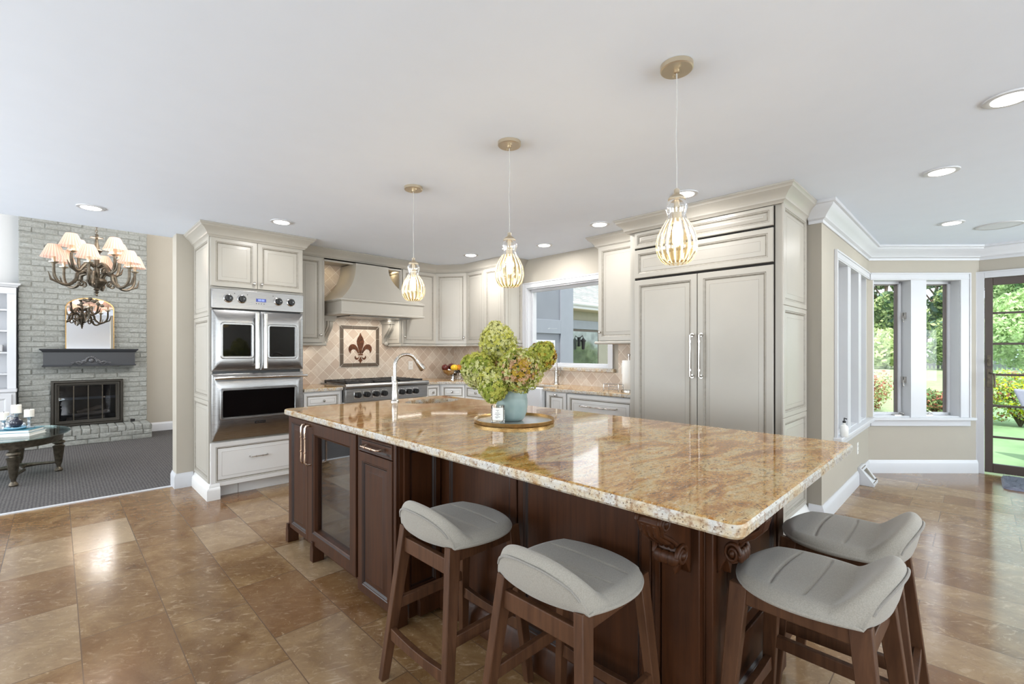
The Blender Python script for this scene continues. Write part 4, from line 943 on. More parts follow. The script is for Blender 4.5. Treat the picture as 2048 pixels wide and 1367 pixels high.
heads = [('tall green hydrangea head at the top of the bunch', (997, 692), D0+.10, (-.15, -.0, 1), .108, .255, [2, 0, 1, 0, 1], 1300),
         ('bright lime hydrangea head drooping on the outer side near the fruit bowl', (962, 742), D0-.02, (-.75, .0, .55), .100, .21, [0, 0, 0, 2, 1], 1150),
         ('lime hydrangea head hanging low over the granite', (988, 765), D0-.13, (-.15, -.3, -1), .085, .19, [0, 0, 2, 1, 0], 950),
         ('green and pink hydrangea head drooping in front of the vase neck', (1040, 740), D0-.14, (.15, -.6, .35), .118, .22, [0, 1, 0, 2, 1, 4, 3], 1450),
         ('ochre hydrangea head by the sink faucet', (1082, 714), D0+.02, (.6, -.3, .9), .080, .17, [3, 0, 2, 0, 3, 5], 850),
         ('pale brown hydrangea head in the middle of the bunch', (1010, 745), D0-.02, (0, -.5, .3), .075, .15, [1, 4, 5, 1], 700)]
bq = None
for i, (lb, (u, v), d, ax, rad, hg, cols, n) in enumerate(heads):
    c = at(u, v, d); axv = Rt*ax[0]+Fw*ax[1]+Up*ax[2]
    h = thing('hydrangea', lb, 'flower', (vx, vy, vz+.10), 'hydrangeas in the blue vase')
    florets('flower_head', h, c, axv, rad, hg, cols, int(n*1.6), 11+i)
    m = MB(); b0 = Vector((vx+.02*math.cos(i), vy+.02*math.sin(i), vz+.03)); m.tube([b0, Vector((vx+.012*math.cos(i), vy+.012*math.sin(i), vz+.22)), (Vector((vx, vy, vz+.30))+c)/2, c], .004, 8); obj('stem', m, 'h_stem', h)
    if i == 3:
        m = MB(); p0 = at(1046, 775, D0-.05); 
        for (du, dv, dd) in ((10, 14, 0), (14, -2, .05)):
            tip = at(1046+du, 772+dv, D0-.06+dd); dirn = tip-p0; sd = Fw.cross(dirn).normalized()*.022; mid = p0+dirn*.5-Fw*.008
            m.add([p0, mid+sd, tip, mid-sd, mid+Fw*.006], [(0, 1, 4), (1, 2, 4), (2, 3, 4), (3, 0, 4)])
        obj('leaf', m, 'h_leaf', h)
cdl = thing('candle', 'clear glass candle with a printed white label in front of the vase', 'candle', (1.715, 1.86, .9205))
cc = at(995.5, 847, 2.54); cc.z = .9205
cdl.location = cc
m = MB(); m.lathe(cc, [(.037, 0), (.038, .004), (.038, .098), (.036, .098), (.0355, .016), (.0001, .014)], 28); obj('jar', m, 'clearglass', cdl)
m = MB(); m.lathe(cc+Vector((0, 0, .016)), [(.0345, 0), (.0345, .058), (.0001, .056)], 24); obj('wax', m, 'candle', cdl)
m = MB(); A0 = math.atan2(-cc.y, -cc.x); vs = []; fs = []
for i in range(13):
    t_ = A0-.85+1.7*i/12; vs += [(cc.x+.0388*math.cos(t_), cc.y+.0388*math.sin(t_), cc.z+.022), (cc.x+.0388*math.cos(t_), cc.y+.0388*math.sin(t_), cc.z+.088)]
for i in range(12): fs.append((2*i, 2*i+2, 2*i+3, 2*i+1))
m.add(vs, fs); lab = obj('label', m, 'paper', cdl)
m = MB()
for z, a, b in ((.074, -.25, .15), (.068, -.1, .05), (.060, -.35, .2), (.052, -.45, .35), (.046, -.2, .1), (.038, -.4, .3), (.032, -.3, .0)):
    vs = []; fs = []
    for i in range(7): t_ = A0+a+(b-a)*i/6; vs += [(cc.x+.0392*math.cos(t_), cc.y+.0392*math.sin(t_), cc.z+z), (cc.x+.0392*math.cos(t_), cc.y+.0392*math.sin(t_), cc.z+z+.0022)]
    for i in range(6): fs.append((2*i, 2*i+2, 2*i+3, 2*i+1))
    m.add(vs, fs)
obj('print', m, 'inkgrey', lab, smooth=0)

# ------------------------------------------------------------------ counter clutter
def fruit(c, r, mat, label, name='orange', cat='fruit', sc=(1, 1, .95)):
    m = MB(); m.ball(c, r, sc, 14); o = thing(name, label, cat, (c[0], c[1], c[2]-r)); obj('skin', m, mat, o, smooth=60)
    m = MB(); m.tube([(c[0], c[1], c[2]+r*.88*sc[2]), (c[0], c[1]-.003, c[2]+r*sc[2]+.008)], .003, 6); obj('stem', m, 'bark', o); return o
bx_, by_ = 3.80, 4.98
B = thing('fruit_bowl', 'silver footed fruit bowl on the corner counter', 'bowl', (bx_, by_, CT))
m = MB(); m.lathe((bx_, by_, CT), [(.07, 0), (.07, .006), (.03, .014), (.026, .035), (.07, .05), (.125, .085), (.150, .125), (.154, .128), (.146, .126), (.12, .09), (.06, .058), (.0001, .055)], 32); obj('bowl', m, 'chrome', B)
fz_ = CT+.155
fruit((bx_-.085, by_+.062, fz_), .047, 'plum', 'dark red fruit on the oven side of the silver bowl', 'plum'); fruit((bx_+.02, by_+.06, fz_+.012), .047, 'plum', 'dark red fruit at the back of the silver bowl behind the lemon', 'plum')
fruit((bx_-.01, by_-.04, fz_+.0), .045, 'lemon', 'yellow fruit at the front of the silver bowl', 'lemon', sc=(1.15, 1, .95)); fruit((bx_+.075, by_-.02, fz_-.002), .045, 'orange', 'orange fruit next to the yellow one in the silver bowl', 'orange')
wx, wy = 3.865, 4.80
T = thing('wire_caddy', 'silver wire caddy holding glassware beside the fruit bowl', 'caddy', (wx, wy, CT))
m = MB()
for z in (.004, .055, .085): m.tube([(wx+px, wy+py, CT+z) for px, py in rrect(-.13, .13, -.10, .10, .03, 4)], .0035, 8, closed=True)
obj('rail', m, 'chrome', T)
m = MB()
for px, py in ((-.13, -.10), (.13, -.10), (.13, .10), (-.13, .10), (0, -.10), (0, .10), (-.13, 0), (.13, 0)): m.tube([(wx+px*.98, wy+py*.98, CT), (wx+px*.98, wy+py*.98, CT+.087)], .003, 8)
m.box(wx-.125, wx+.125, wy-.095, wy+.095, CT+.003, CT+.008); obj('tray_bottom', m, 'chrome', T)
gl = [(-.07, -.04), (.0, -.045), (.07, -.04), (-.06, .045), (.05, .045)]
gl_l = ['glass tumbler at the fruit bowl end of the wire caddy, front row', 'glass tumbler in the middle of the front row of the wire caddy', 'glass tumbler at the sink end of the wire caddy, front row', 'glass tumbler in the back row of the wire caddy near the fruit bowl', 'glass tumbler in the back row of the wire caddy near the sink']
for (px, py), lb in zip(gl, gl_l):
    m = MB(); m.shell((wx+px, wy+py, CT+.0085), [(.001, 0), (.027, 0), (.033, .11), (.031, .11), (.025, .006), (.001, .006)], 20); tag(obj('tumbler', m, 'clearglass'), lb, 'glass', 'tumblers in the wire caddy')
for (x, y), lb in (((3.74, 4.58), 'small white striped jar on the corner counter beside the wire caddy'),):
    j = thing('jar', lb, 'jar', (x, y, CT)); m = MB(); m.lathe((x, y, CT), [(.03, 0), (.034, .01), (.034, .025), (.035, .026), (.035, .035), (.034, .036), (.032, .06)], 20); obj('body', m, 'porcelain', j); m = MB(); m.lathe((x, y, CT+.06), [(.034, 0), (.034, .012), (.006, .016), (.008, .024), (.0001, .028)], 20); obj('lid', m, 'chrome', j)
def plate(name, label, o, rz, gangs, kind):
    p = thing(name, label, 'outlet' if kind == 'o' else 'switch', o); w_ = .07*gangs if gangs == 1 else .046*gangs+.024
    m = MB(o, rz); m.box(-w_/2, w_/2, -.005, 0, -.057, .057); obj('cover_plate', m, 'plastic', p, bevel=.002)
    for g_ in range(gangs):
        x = (g_-(gangs-1)/2)*.046
        if kind == 'o':
            m = MB(o, rz); m.box(x-.016, x+.016, -.007, -.004, .006, .038); m.box(x-.016, x+.016, -.007, -.004, -.038, -.006)
            for z in (.022, -.022): m.box(x-.007, x-.005, -.0075, -.0065, z-.005, z+.005, 1); m.box(x+.005, x+.007, -.0075, -.0065, z-.005, z+.005, 1)
            obj('socket', m, ['plastic', 'gap'], p)
        else:
            m = MB(o, rz); m.box(x-.015, x+.015, -.009, -.004, -.032, .032); m.box(x-.017, x+.017, -.0055, -.004, -.034, .034, 1); obj('rocker', m, ['plastic', 'glaze'], p)
    return p
plate('wall_outlet', 'white outlet on the diamond tile right of the rangetop', (3.40, YW-.0085, 1.12), 0, 1, 'o')
plate('wall_switch', 'white triple switch plate on the tile beside the paper towel holder', (XW-.0085, 2.50, 1.135), NINE, 3, 's')
plate('wall_outlet', 'white outlet low on the beige wall under the bay window', (5.60, YA-.0005, .36), 0, 1, 'o')
px_, py_ = 3.86, 2.33
ph = thing('paper_towel_holder', 'paper towel roll on a metal stand beside the tall refrigerator cabinet', 'paper towel', (px_, py_, CT))
m = MB(); m.lathe((px_, py_, CT), [(.075, 0), (.075, .012), (.008, .014), (.007, .33), (.016, .335), (.016, .35), (.0001, .355)], 24); obj('stand', m, 'nickel', ph)
m = MB(); m.lathe((px_, py_, CT+.015), [(.062, 0), (.064, .004), (.064, .272), (.062, .276), (.02, .276)], 28); obj('paper_roll', m, 'paper', ph)
nx, ny = 3.70, 2.40
nh = thing('napkin_holder', 'low wire rack in front of the paper towel roll', 'rack', (nx, ny, CT)); m = MB()
for dy in (-.08, .08): m.tube([(nx-.04, ny+dy, CT+.004), (nx-.04, ny+dy, CT+.07), (nx+.04, ny+dy, CT+.07), (nx+.04, ny+dy, CT+.004)], .004, 8)
for z in (.02, .045, .07): m.tube([(nx-.04, ny-.08, CT+z), (nx-.04, ny+.08, CT+z)], .003, 8); m.tube([(nx+.04, ny-.08, CT+z), (nx+.04, ny+.08, CT+z)], .003, 8)
obj('wire_frame', m, 'chrome', nh)
sx_, sy_ = 4.68, .79
sb = thing('soap_dispenser', 'small pump bottle at the near end of the bay windowsill', 'bottle', (sx_, sy_, .602))
m = MB(); m.lathe((sx_, sy_, .602), [(.026, 0), (.03, .006), (.03, .07), (.024, .09), (.010, .10), (.010, .115)], 20); obj('bottle', m, 'plastic', sb)
m = MB(); m.lathe((sx_, sy_, .717), [(.012, 0), (.012, .015), (.004, .018), (.004, .035)], 14); m.tube([(sx_, sy_, .755), (sx_-.02, sy_-.02, .752)], .005, 8); obj('pump', m, 'black', sb)
v = thing('floor_register', 'white slanted floor register against the bay baseboard', 'vent', (5.73, .78, 0))
m = MB((5.61, YA-.001, 0), 0); m.add([(0, 0, 0), (.24, 0, 0), (.24, -.13, 0), (0, -.13, 0), (0, 0, .17), (.24, 0, .17), (.24, -.02, .17), (0, -.02, .17), (0, -.13, .025), (.24, -.13, .025)], [(0, 3, 2, 1), (2, 3, 8, 9), (8, 7, 6, 9), (7, 4, 5, 6), (0, 4, 7, 8, 3), (1, 2, 9, 6, 5), (0, 1, 5, 4)]); obj('housing', m, 'trim', v, bevel=.003)
m = MB((5.61, YA-.001, 0), 0)
for k in range(9):
    a_ = -.9+k*.225; m.bar((.12+.02*math.sin(a_), -.113, .055), (.12+.09*math.sin(a_), -.045, .141), .004, .004, 0)
m.bar((.02, -.125, .036), (.22, -.125, .036), .006, .006); m.bar((.02, -.032, .158), (.22, -.032, .158), .006, .006)
obj('grille', m, 'glaze', v); m = MB((5.61, YA-.001, 0), 0); m.bar((.12, -.118, .05), (.128, -.135, .06), .008, .008); obj('damper_lever', m, 'black', v)
m = MB(); rp = rrect(6.42, 7.03, -1.05, -.16, .06, 5); rng = np.random.default_rng(4)
m.add([(x, y, 0.001) for x, y in rp]+[(6.725+(x-6.725)*.97, -.6+(y+.6)*.97, .022) for x, y in rp], [tuple(range(24))[::-1]]+[(i, (i+1) % 24, 24+(i+1) % 24, 24+i) for i in range(24)]+[tuple(range(24, 48))])
rg = thing('door_mat', 'blue-grey shag mat in front of the glazed door', 'rug', (6.725, -.6, 0)); obj('backing', m, 'rug', rg)
m = MB()
for i in range(3800):
    x = rng.uniform(6.43, 7.02); y = rng.uniform(-1.04, -.17); dx, dy = rng.normal(0, .012, 2); h_ = rng.uniform(.014, .03)
    m.add([(x-.004, y, .018), (x+.004, y, .018), (x+dx+.003, y+dy, .02+h_), (x+dx-.003, y+dy, .02+h_)], [(0, 1, 2, 3)])
pl = obj('pile', m, 'rug', rg, smooth=0); pl['kind'] = 'stuff'

# ------------------------------------------------------------------ ceiling fixtures
def can(x, y, label):
    t = thing('ceiling_light', label, 'light', (x, y, H-.02), 'recessed ceiling lights')
    m = MB(); m.shell((x, y, H-.001), [(.060, .0), (.062, -.006), (.075, -.009), (.086, -.006), (.088, 0)], 32); obj('trim_ring', m, 'trim', t)
    m = MB(); m.lathe((x, y, H-.0105), [(.0001, 0), (.061, 0), (.061, .008)], 32); obj('lens', m, 'canlens', t)
    light('can_light', 'AREA', (0, 0, .008), (7 if y < 3 else 11) if y > 2 and x > 2 else CANW, (1, .98, .96), (0, 0, 0), t, shape='DISK', size=.11)
CANW = 5
for x, y, lb in ((.19, 4.877, 'recessed light in front of the brick fireplace room'), (1.391, 4.262, 'recessed light before the oven tower'), (3.45, 4.18, 'recessed light before the diagonal corner cabinet'),
                 (3.68, 3.24, 'recessed light above the farmhouse sink'), (3.42, 2.36, 'recessed light before the single-door wall cabinet'), (3.194, 1.475, 'recessed light before the refrigerator, behind a pendant globe'),
                 (3.933, .164, 'recessed light between the island end and the angled bay window'), (3.006, -.097, 'large recessed light at the picture edge above the stools'), (5.58, .167, 'recessed light in the bay beside the round ceiling speaker')): can(x, y, lb)
sp = thing('ceiling_speaker', 'round flush white speaker in the ceiling of the bay', 'speaker', (6.0, -.13, H-.01))
m = MB(); m.lathe((6.0, -.13, H-.007), [(.0001, 0), (.135, 0), (.135, .006)], 40); obj('grille', m, M['mesh'], sp); m = MB(); m.shell((6.0, -.13, H), [(.135, -.008), (.15, -.008), (.156, 0)], 40); obj('rim', m, 'trim', sp)
# pendants
pd = thing('pendant_light', 'amber ribbed glass pendant over the near end of the island', 'pendant light', (0, 0, 0), 'pendants over the island')
m = MB(); m.lathe((0, 0, -.022), [(.008, -.012), (.012, -.010), (.012, 0), (.058, 0), (.062, .004), (.062, .021)], 36)
for a_ in (-.035, .035): m.tube([(a_*.7, a_*.7, -.03), (a_*.7, a_*.7, -.02)], .0045, 10)
obj('canopy', m, 'champagne', pd)
m = MB(); m.tube([(0, 0, -.03), (.002, 0, -.15), (-.002, .002, -.28), (.001, 0, -.40), (0, 0, -.485)], .0022, 8); obj('cord', m, M['cord'], pd)
m = MB(); m.lathe((0, 0, -.53), [(.033, 0), (.033, .006), (.024, .016), (.012, .024), (.010, .028), (.010, .042), (.004, .046)], 28); obj('cap', m, 'champagne', pd)
m = MB(); m.lathe((0, 0, -.62), [(.012, 0), (.018, .002), (.018, .055), (.010, .06), (.010, .092)], 20); obj('socket', m, 'champagne', pd)
PR = [(.030, -.530), (.040, -.545), (.042, -.560), (.036, -.580), (.033, -.592), (.040, -.610), (.058, -.640), (.070, -.668), (.076, -.698), (.076, -.720), (.070, -.745), (.058, -.766), (.044, -.778), (.036, -.780)]
m = MB(); NR = 18
def rm(t_, z): return 1 if z > -.6 else 1+.03*math.cos(NR*t_)
m.shell((0, 0, 0), PR, NR*6, lambda i, k: 0 if i < 5 else (2 if (k % 6) in (0, 5) else 1), rm); g_ = obj('glass_shade', m, ['clearglass', 'amber', 'rib'], pd, smooth=50)
m = MB(); m.lathe((0, 0, -.705), [(.0001, -.004), (.010, -.002), (.0155, .01), (.016, .06), (.012, .078), (.010, .09)], 18); obj('bulb', m, 'bulb', pd)
light('pendant_bulb_light', 'POINT', (0, 0, -.67), 3.6, (1, .90, .78), parent=pd, shadow_soft_size=.03)
pd.location = (1.733, .834, H)
dup(pd, (1.733, 1.775, H), .3, 'amber ribbed glass pendant hanging above the hydrangea vase, middle of the row')
dup(pd, (1.741, 2.725, H), .7, 'amber ribbed glass pendant nearest the range hood')

# ------------------------------------------------------------------ bar stools
st = thing('bar_stool', 'x', 'stool', (0, 0, 0), 'stools at the island')
N = 110; HX, HY, ZT, ZB = .195, .208, .648, .612
def plan(a, b):
    k = .74+.22*(a+1)/2
    x = a*math.sqrt(1-k*b*b/2)*HX; y = b*math.sqrt(1-(.62+.28*(a+1)/2)*a*a/2)*HY; return x, y
def lipf(a, b):
    t = max(0, min(1, (-a-.50)/.36)); t = t*t*(3-2*t); return .100*(t-.10*max(0, (-a-.88)/.12)**2)*max(0, 1-abs(b)**2.4)**.7
m = MB(); vs = []; fs = []
for i in range(N+1):
    for j in range(N+1):
        a = -1+2*i/N; b = -1+2*j/N; x, y = plan(a, b); e = 1-max(abs(a) if a > 0 else 0, abs(b)); l = lipf(a, b)
        z = ZT-.022*(1-min(1, e/.22))**2 - .006*(1-min(1, (a+1)/.08))+l
        for s_ in (-.12, .38):
            z -= .007*math.exp(-((a-s_)/.020)**2)*(1 if abs(b) < .66 else max(0, 1-(abs(b)-.66)/.12))
        vs.append((x-.026*l/.100, y, z))
for i in range(N):
    for j in range(N): fs.append((i*(N+1)+j, (i+1)*(N+1)+j, (i+1)*(N+1)+j+1, i*(N+1)+j+1))
loop = [(0, j) for j in range(N)]+[(i, N) for i in range(N)]+[(N, N-j) for j in range(N)]+[(N-i, 0) for i in range(N)]
ids = [i*(N+1)+j for i, j in loop]; Lp = len(ids); prev = ids
for q, (ins, fr_) in enumerate(((1.02, .10), (1.025, .35), (1.02, .7), (1.0, .93), (.96, 1.0))):
    cur = []
    for k, vi in enumerate(ids):
        x, y, z = vs[vi]; zt = z; zz = zt+(ZB-zt)*fr_; bx2 = x+(.026*lipf(-1+2*loop[k][0]/N, -1+2*loop[k][1]/N)/.100)*fr_
        cur.append(len(vs)); vs.append((bx2*ins if bx2 > 0 else bx2+(-(ins-1))*.2, y*ins, zz))
    for k in range(Lp): fs.append((prev[k], prev[(k+1) % Lp], cur[(k+1) % Lp], cur[k]))
    prev = cur
fs.append(tuple(prev)); m.add(vs, fs); obj('seat', m, 'fabric', st, smooth=70)
m = MB(); pp = []
for j in range(5, N-4):
    x, y, z = vs[0*(N+1)+j]; pp.append((x-.0055, y, z-.004-.006))
m.tube(pp, .0038, 8); obj('piping', m, 'piping', st)
FX_, FYs, TX, TY = .222, .208, .148, .150
for sx in (-1, 1):
    for sy in (-1, 1):
        m = MB(); m.bar((.188 if sx > 0 else -FX_, sy*FYs, 0), (sx*TX, sy*TY, .618), .028, .034, 0, .032, .052, up=(1, 0, 0)); obj('leg', m, 'walnut', st, bevel=.003)
def lp(sx, sy, z): q = z/.618; f_x = .188 if sx > 0 else FX_; return (sx*(f_x+(TX-f_x)*q), sy*(FYs+(TY-FYs)*q), z)
for sy in (-1, 1):
    m = MB(); m.bar(lp(-1, sy, .588), lp(1, sy, .588), .022, .05); obj('rail', m, 'walnut', st, bevel=.003)
    m = MB(); m.bar(lp(-1, sy, .30), lp(1, sy, .30), .022, .042); obj('stretcher', m, 'walnut', st, bevel=.003)
for sx, z in ((-1, .545), (1, .585)):
    m = MB(); m.bar(lp(sx, -1, z), lp(sx, 1, z), .022, .058); obj('rail', m, 'walnut', st, bevel=.003)
for sx, z in ((-1, .19), (1, .22)):
    m = MB(); n_ = 8; a0, b0 = Vector(lp(sx, -1, z)), Vector(lp(sx, 1, z)); vs = []
    for i in range(n_+1):
        q = i/n_; c_ = a0.lerp(b0, q); dz = -.014*math.sin(PI*q)
        vs += [(c_.x-.011, c_.y, z-.026+dz*0), (c_.x+.011, c_.y, z-.026), (c_.x+.011, c_.y, z+.024+dz), (c_.x-.011, c_.y, z+.024+dz)]
    fs = [(i*4+k, i*4+(k+1) % 4, i*4+4+(k+1) % 4, i*4+4+k) for i in range(n_) for k in range(4)]+[(0, 3, 2, 1), (n_*4, n_*4+1, n_*4+2, n_*4+3)]
    m.add(vs, fs); obj('footrest' if sx > 0 else 'stretcher', m, 'walnut', st, bevel=.002)
st.location = (1.158, 1.475, 0); st['label'] = 'grey fabric bar stool with walnut legs nearest the glass-front cooler'
dup(st, (1.16, .90, 0), 0, 'grey fabric bar stool with walnut legs between the first stool and the carved corner corbel')
dup(st, (1.618, .356, 0), PI/2-.03, 'grey fabric bar stool at the island end, the nearer one beside the corbel')
dup(st, (2.11, .356, 0), PI/2+.02, 'grey fabric bar stool at the island end, the one further back near the bay')
# ------------------------------------------------------------------ living room: fireplace
fp = thing('fireplace', 'grey painted brick chimney breast with a raised brick hearth', 'fireplace', (.32, 9.3, 0))
CX0, CX1, FY_, HZ = -.375, 1.02, 9.30, .217
OX0, OX1, OZ1 = -.05, .715, .875
m = MB(); 
for a in ((CX0+.01, OX0, HZ, 3.85), (OX1, CX1-.01, HZ, 3.85), (OX0, OX1, OZ1, 3.85)): m.box(a[0], a[1], FY_+.005, 9.5, a[2], a[3])
m.box(CX0+.01, CX1-.01, FY_+.005, 9.5, 0, HZ); m.box(-.42, 1.03, 8.855, FY_+.005, 0, HZ-.012)
obj('brick_core', m, 'mortar', fp, smooth=0)
rng = np.random.default_rng(3)
def brickblock(m, x0, x1, y0, y1, z0, z1):
    j = lambda s=.004: float(rng.normal(0, s))
    c = .006
    vs = []
    for (x, z) in ((x0, z0), (x1, z0), (x1, z1), (x0, z1)): vs.append((x+j(.002), y1, z+j(.002)))
    for (x, z) in ((x0, z0), (x1, z0), (x1, z1), (x0, z1)): vs.append((x+j(.002), y0+c+j(.002), z+j(.002)))
    cx, cz = (x0+x1)/2, (z0+z1)/2
    for (x, z) in ((x0, z0), (x1, z0), (x1, z1), (x0, z1)): vs.append((x+(c if x < cx else -c)*1.4+j(.003), y0+j(.003), z+(c if z < cz else -c)*1.2+j(.003)))
    vs.append((cx+j(.02), y0-.002+j(.004), cz+j(.01)))
    fs = [(0, 1, 5, 4), (1, 2, 6, 5), (2, 3, 7, 6), (3, 0, 4, 7), (4, 5, 9, 8), (5, 6, 10, 9), (6, 7, 11, 10), (7, 4, 8, 11), (8, 9, 12), (9, 10, 12), (10, 11, 12), (11, 8, 12)]
    m.add(vs, fs)
m = MB(); CH_, BW_ = .0765, .262; row = 0; z = HZ
while z < 3.83:
    x = CX0 - (0 if row % 2 else BW_/2)
    while x < CX1:
        a, b = max(CX0, x), min(CX1, x+BW_-.010)
        segs = [(a, b)]
        if z+CH_ < OZ1+.02:
            segs = [s_ for s_ in ((a, min(b, OX0-.012)), (max(a, OX1+.012), b)) if s_[1]-s_[0] > .03]
        for p, q in segs:
            if q-p > .03: brickblock(m, p, q, FY_-abs(float(rng.normal(0, .004))), FY_+.02, z+.004, z+CH_-.006)
        x += BW_
    z += CH_; row += 1
obj('brick_courses', m, 'brick', fp, smooth=30)
m = MB()
x = -.42
k = 0
while x < 1.02:
    brickblock(m, x, min(1.03, x+.088), 8.84-abs(float(rng.normal(0, .003))), 8.87, .135, HZ-.004)
    x += .096
for r_, z in enumerate((.002, .070)):
    x = -.42-(.12 if r_ else 0)
    while x < 1.03:
        a, b = max(-.42, x), min(1.03, x+.235)
        if b-a > .03: brickblock(m, a, b, 8.842-abs(float(rng.normal(0, .003))), 8.87, z, z+.062)
        x += .245
X = Matrix.Translation((0, 0, HZ)) @ Matrix.Rotation(-PI/2, 4, 'X')
hb = MB(); 
x = -.42
while x < 1.02:
    q = MB(); brickblock(q, x, min(1.03, x+.088), 0, .03, 0, .22); brickblock(q, x, min(1.03, x+.088), 0, .03, .226, .44)
    m.add([(v.x, 8.85+v.z, HZ-v.y) for v in q.v], q.f)
    x += .096
for z in (.005, .072, .140):
    for y in (8.86, 9.09): 
        q = MB(); brickblock(q, 0, .215, 0, .03, 0, .06); m.add([(1.034-v.y, y+v.x, z+v.z) for v in q.v], q.f)
obj('hearth_bricks', m, 'brick', fp, smooth=30)
m = MB(); m.box(OX0, OX1, 9.485, 9.499, HZ, OZ1); m.box(OX0, OX0+.01, FY_+.02, 9.49, HZ, OZ1); m.box(OX1-.01, OX1, FY_+.02, 9.49, HZ, OZ1); m.box(OX0, OX1, FY_+.02, 9.49, HZ, HZ+.01); m.box(OX0, OX1, FY_+.02, 9.49, OZ1-.01, OZ1)
obj('firebox', m, 'black', fp, smooth=0)
ins = thing('fireplace_doors', 'dark bronze fireplace screen with four glass panels', 'fireplace screen', (.33, 9.28, HZ))
m = MB(); f0, f1, g0, g1 = -.062, .727, HZ+.004, .885
m.rings(f0, g0, f1-f0, g1-g0, FY_-.002, [(0, 0, 0), (0, .035, 0), (.008, .042, 0), (.03, .042, 0), (.036, .030, 0), (.042, .036, 0), (.062, .034, 0), (.066, .020, 0), (.078, .018, 0), (.080, .0, 0)])
m.f.pop(); m.m.pop(); obj('frame', m, 'bronzedark', ins, smooth=30)
pw = (f1-f0-.16)/4
for k in range(4):
    a = f0+.08+k*pw
    mm_ = MB(); mm_.box(a, a+pw, FY_-.016, FY_-.012, g0+.08, g1-.08); o = obj('door_panel', mm_, M['fireglass'], ins, smooth=0)
    mm_ = MB()
    for e_ in (a+.001, a+pw-.005): mm_.box(e_, e_+.004, FY_-.02, FY_-.010, g0+.08, g1-.08)
    if k in (0, 3): mm_.tube([(a+(.02 if k == 0 else .02), FY_-.02, (g0+g1)/2+.07), (a+.02, FY_-.045, (g0+g1)/2+.07)], .011, 10)
    obj('edge', mm_, 'bronze', o)
m = MB(); m.box(f0+.08, f1-.08, FY_-.006, FY_+.0, .60, .635); obj('mesh_rail', m, M['steelblue'], ins)
lg = [((.10, 9.40, .30), (.52, 9.42, .31), .04), ((.16, 9.36, .35), (.58, 9.38, .40), .035), ((.22, 9.43, .40), (.48, 9.40, .47), .03)]
for i, (a, b, r_) in enumerate(lg):
    m = MB(); a, b = Vector(a), Vector(b); m.tube([a.lerp(b, q/6)+Vector((0, 0, float(rng.normal(0, .006)))) for q in range(7)], [r_*(.9+.2*rng.random()) for _ in range(7)], 10)
    tag(obj('log', m, M['ash']), ('ceramic log lowest in the firebox', 'ceramic log lying across the lowest log in the firebox', 'thin ceramic log at the top of the pile in the firebox')[i], 'log', 'logs in the fireplace')
m = MB(); 
for k in range(9): m.bar((.08+k*.065, 9.34, .25), (.08+k*.065, 9.47, .25), .01, .012)
m.bar((.06, 9.35, .25), (.64, 9.35, .25), .012, .014); 
for x in (.08, .6):
    for y in (9.35, 9.46): m.bar((x, y, HZ+.01), (x, y, .25), .012, .012, up=(1, 0, 0))
tag(obj('fire_grate', m, 'iron'), 'black iron grate under the logs in the fireplace', 'grate')
mt = thing('mantel_shelf', 'charcoal wood mantel shelf with a carved ornament', 'mantel', (.36, 9.2, 1.09))
m = MB(); m.box(-.135, .855, 9.115, FY_-.003, 1.105, 1.30); m.sweep([(-.135, FY_-.003), (-.135, 9.115), (.855, 9.115), (.855, FY_-.003)], [(0, 1.295), (.01, 1.297), (.016, 1.31), (.035, 1.326), (.04, 1.345), (0, 1.345)]); m.box(-.135, .855, 9.115, FY_-.003, 1.30, 1.345)
m.sweep([(-.135, FY_-.003), (-.135, 9.115), (.855, 9.115), (.855, FY_-.003)], [(0, 1.09), (.012, 1.092), (.014, 1.104), (.004, 1.114), (0, 1.12)]); m.box(-.135, .855, 9.115, FY_-.003, 1.09, 1.106)
obj('shelf', m, 'mantel', mt)
m = MB(); oc = (.36, 9.108, 1.13)
for i in range(9):
    a = PI*i/8; m.ball((oc[0]+.06*math.cos(a), oc[1], oc[2]+.035+.06*math.sin(a)), .017, (1, .6, 1), 8)
m.ball((oc[0], oc[1], oc[2]+.045), .032, (1, .6, 1), 10)
for s_ in (-1, 1):
    for i in range(10):
        q = i/9; m.ball((oc[0]+s_*(.07+.14*q), oc[1], oc[2]+.012+.035*(1-q)*abs(math.cos(q*6))), .017*(1-q*.55), (1.3, .6, 1), 8)
    m.tube([(oc[0]+s_*(.06+.15*q/8), oc[1]-.004, oc[2]+.02*math.sin(q*1.3)) for q in range(9)], .006, 6)
obj('carving', m, M['charcoalsheen'], mt, smooth=60)
# arched mirror leaning on the mantel
mi = thing('arched_mirror', 'arched gilt-edged mirror with a carved crest leaning on the mantel', 'mirror', (.355, 9.2, 1.346))
X = Matrix.Translation((.355, 9.235, 1.346)) @ Matrix.Rotation(math.radians(-3.0), 4, 'X')
def arch(hw, h0, h1, n=16): return [(-hw, 0)]+[(hw, 0), (hw, h0)]+[(hw*math.cos(PI*i/n), h0+(h1-h0)*math.sin(PI*i/n)) for i in range(1, n)]+[(-hw, h0)]
m = MB(); m.prism(arch(.268, .60, .755), .0, .018, X=X); obj('backing', m, 'brass', mi, smooth=30)
m = MB(); m.prism(arch(.256, .598, .742), -.004, .002, X=X); obj('mirror_glass', m, 'mirror', mi, smooth=0)
m = MB(); 
for (x, z), r_ in zip([(-.13+.26*i/12, .725-.10*((i-6)/6)**2+.02*math.cos(i*2.1)) for i in range(13)], [.014+.008*abs(math.sin(i*1.7)) for i in range(13)]):
    p_ = X @ Vector((x, -.012, z)); m.ball(p_, r_, (1.2, .7, 1), 8)
obj('crest', m, 'bronze', mi, smooth=60)
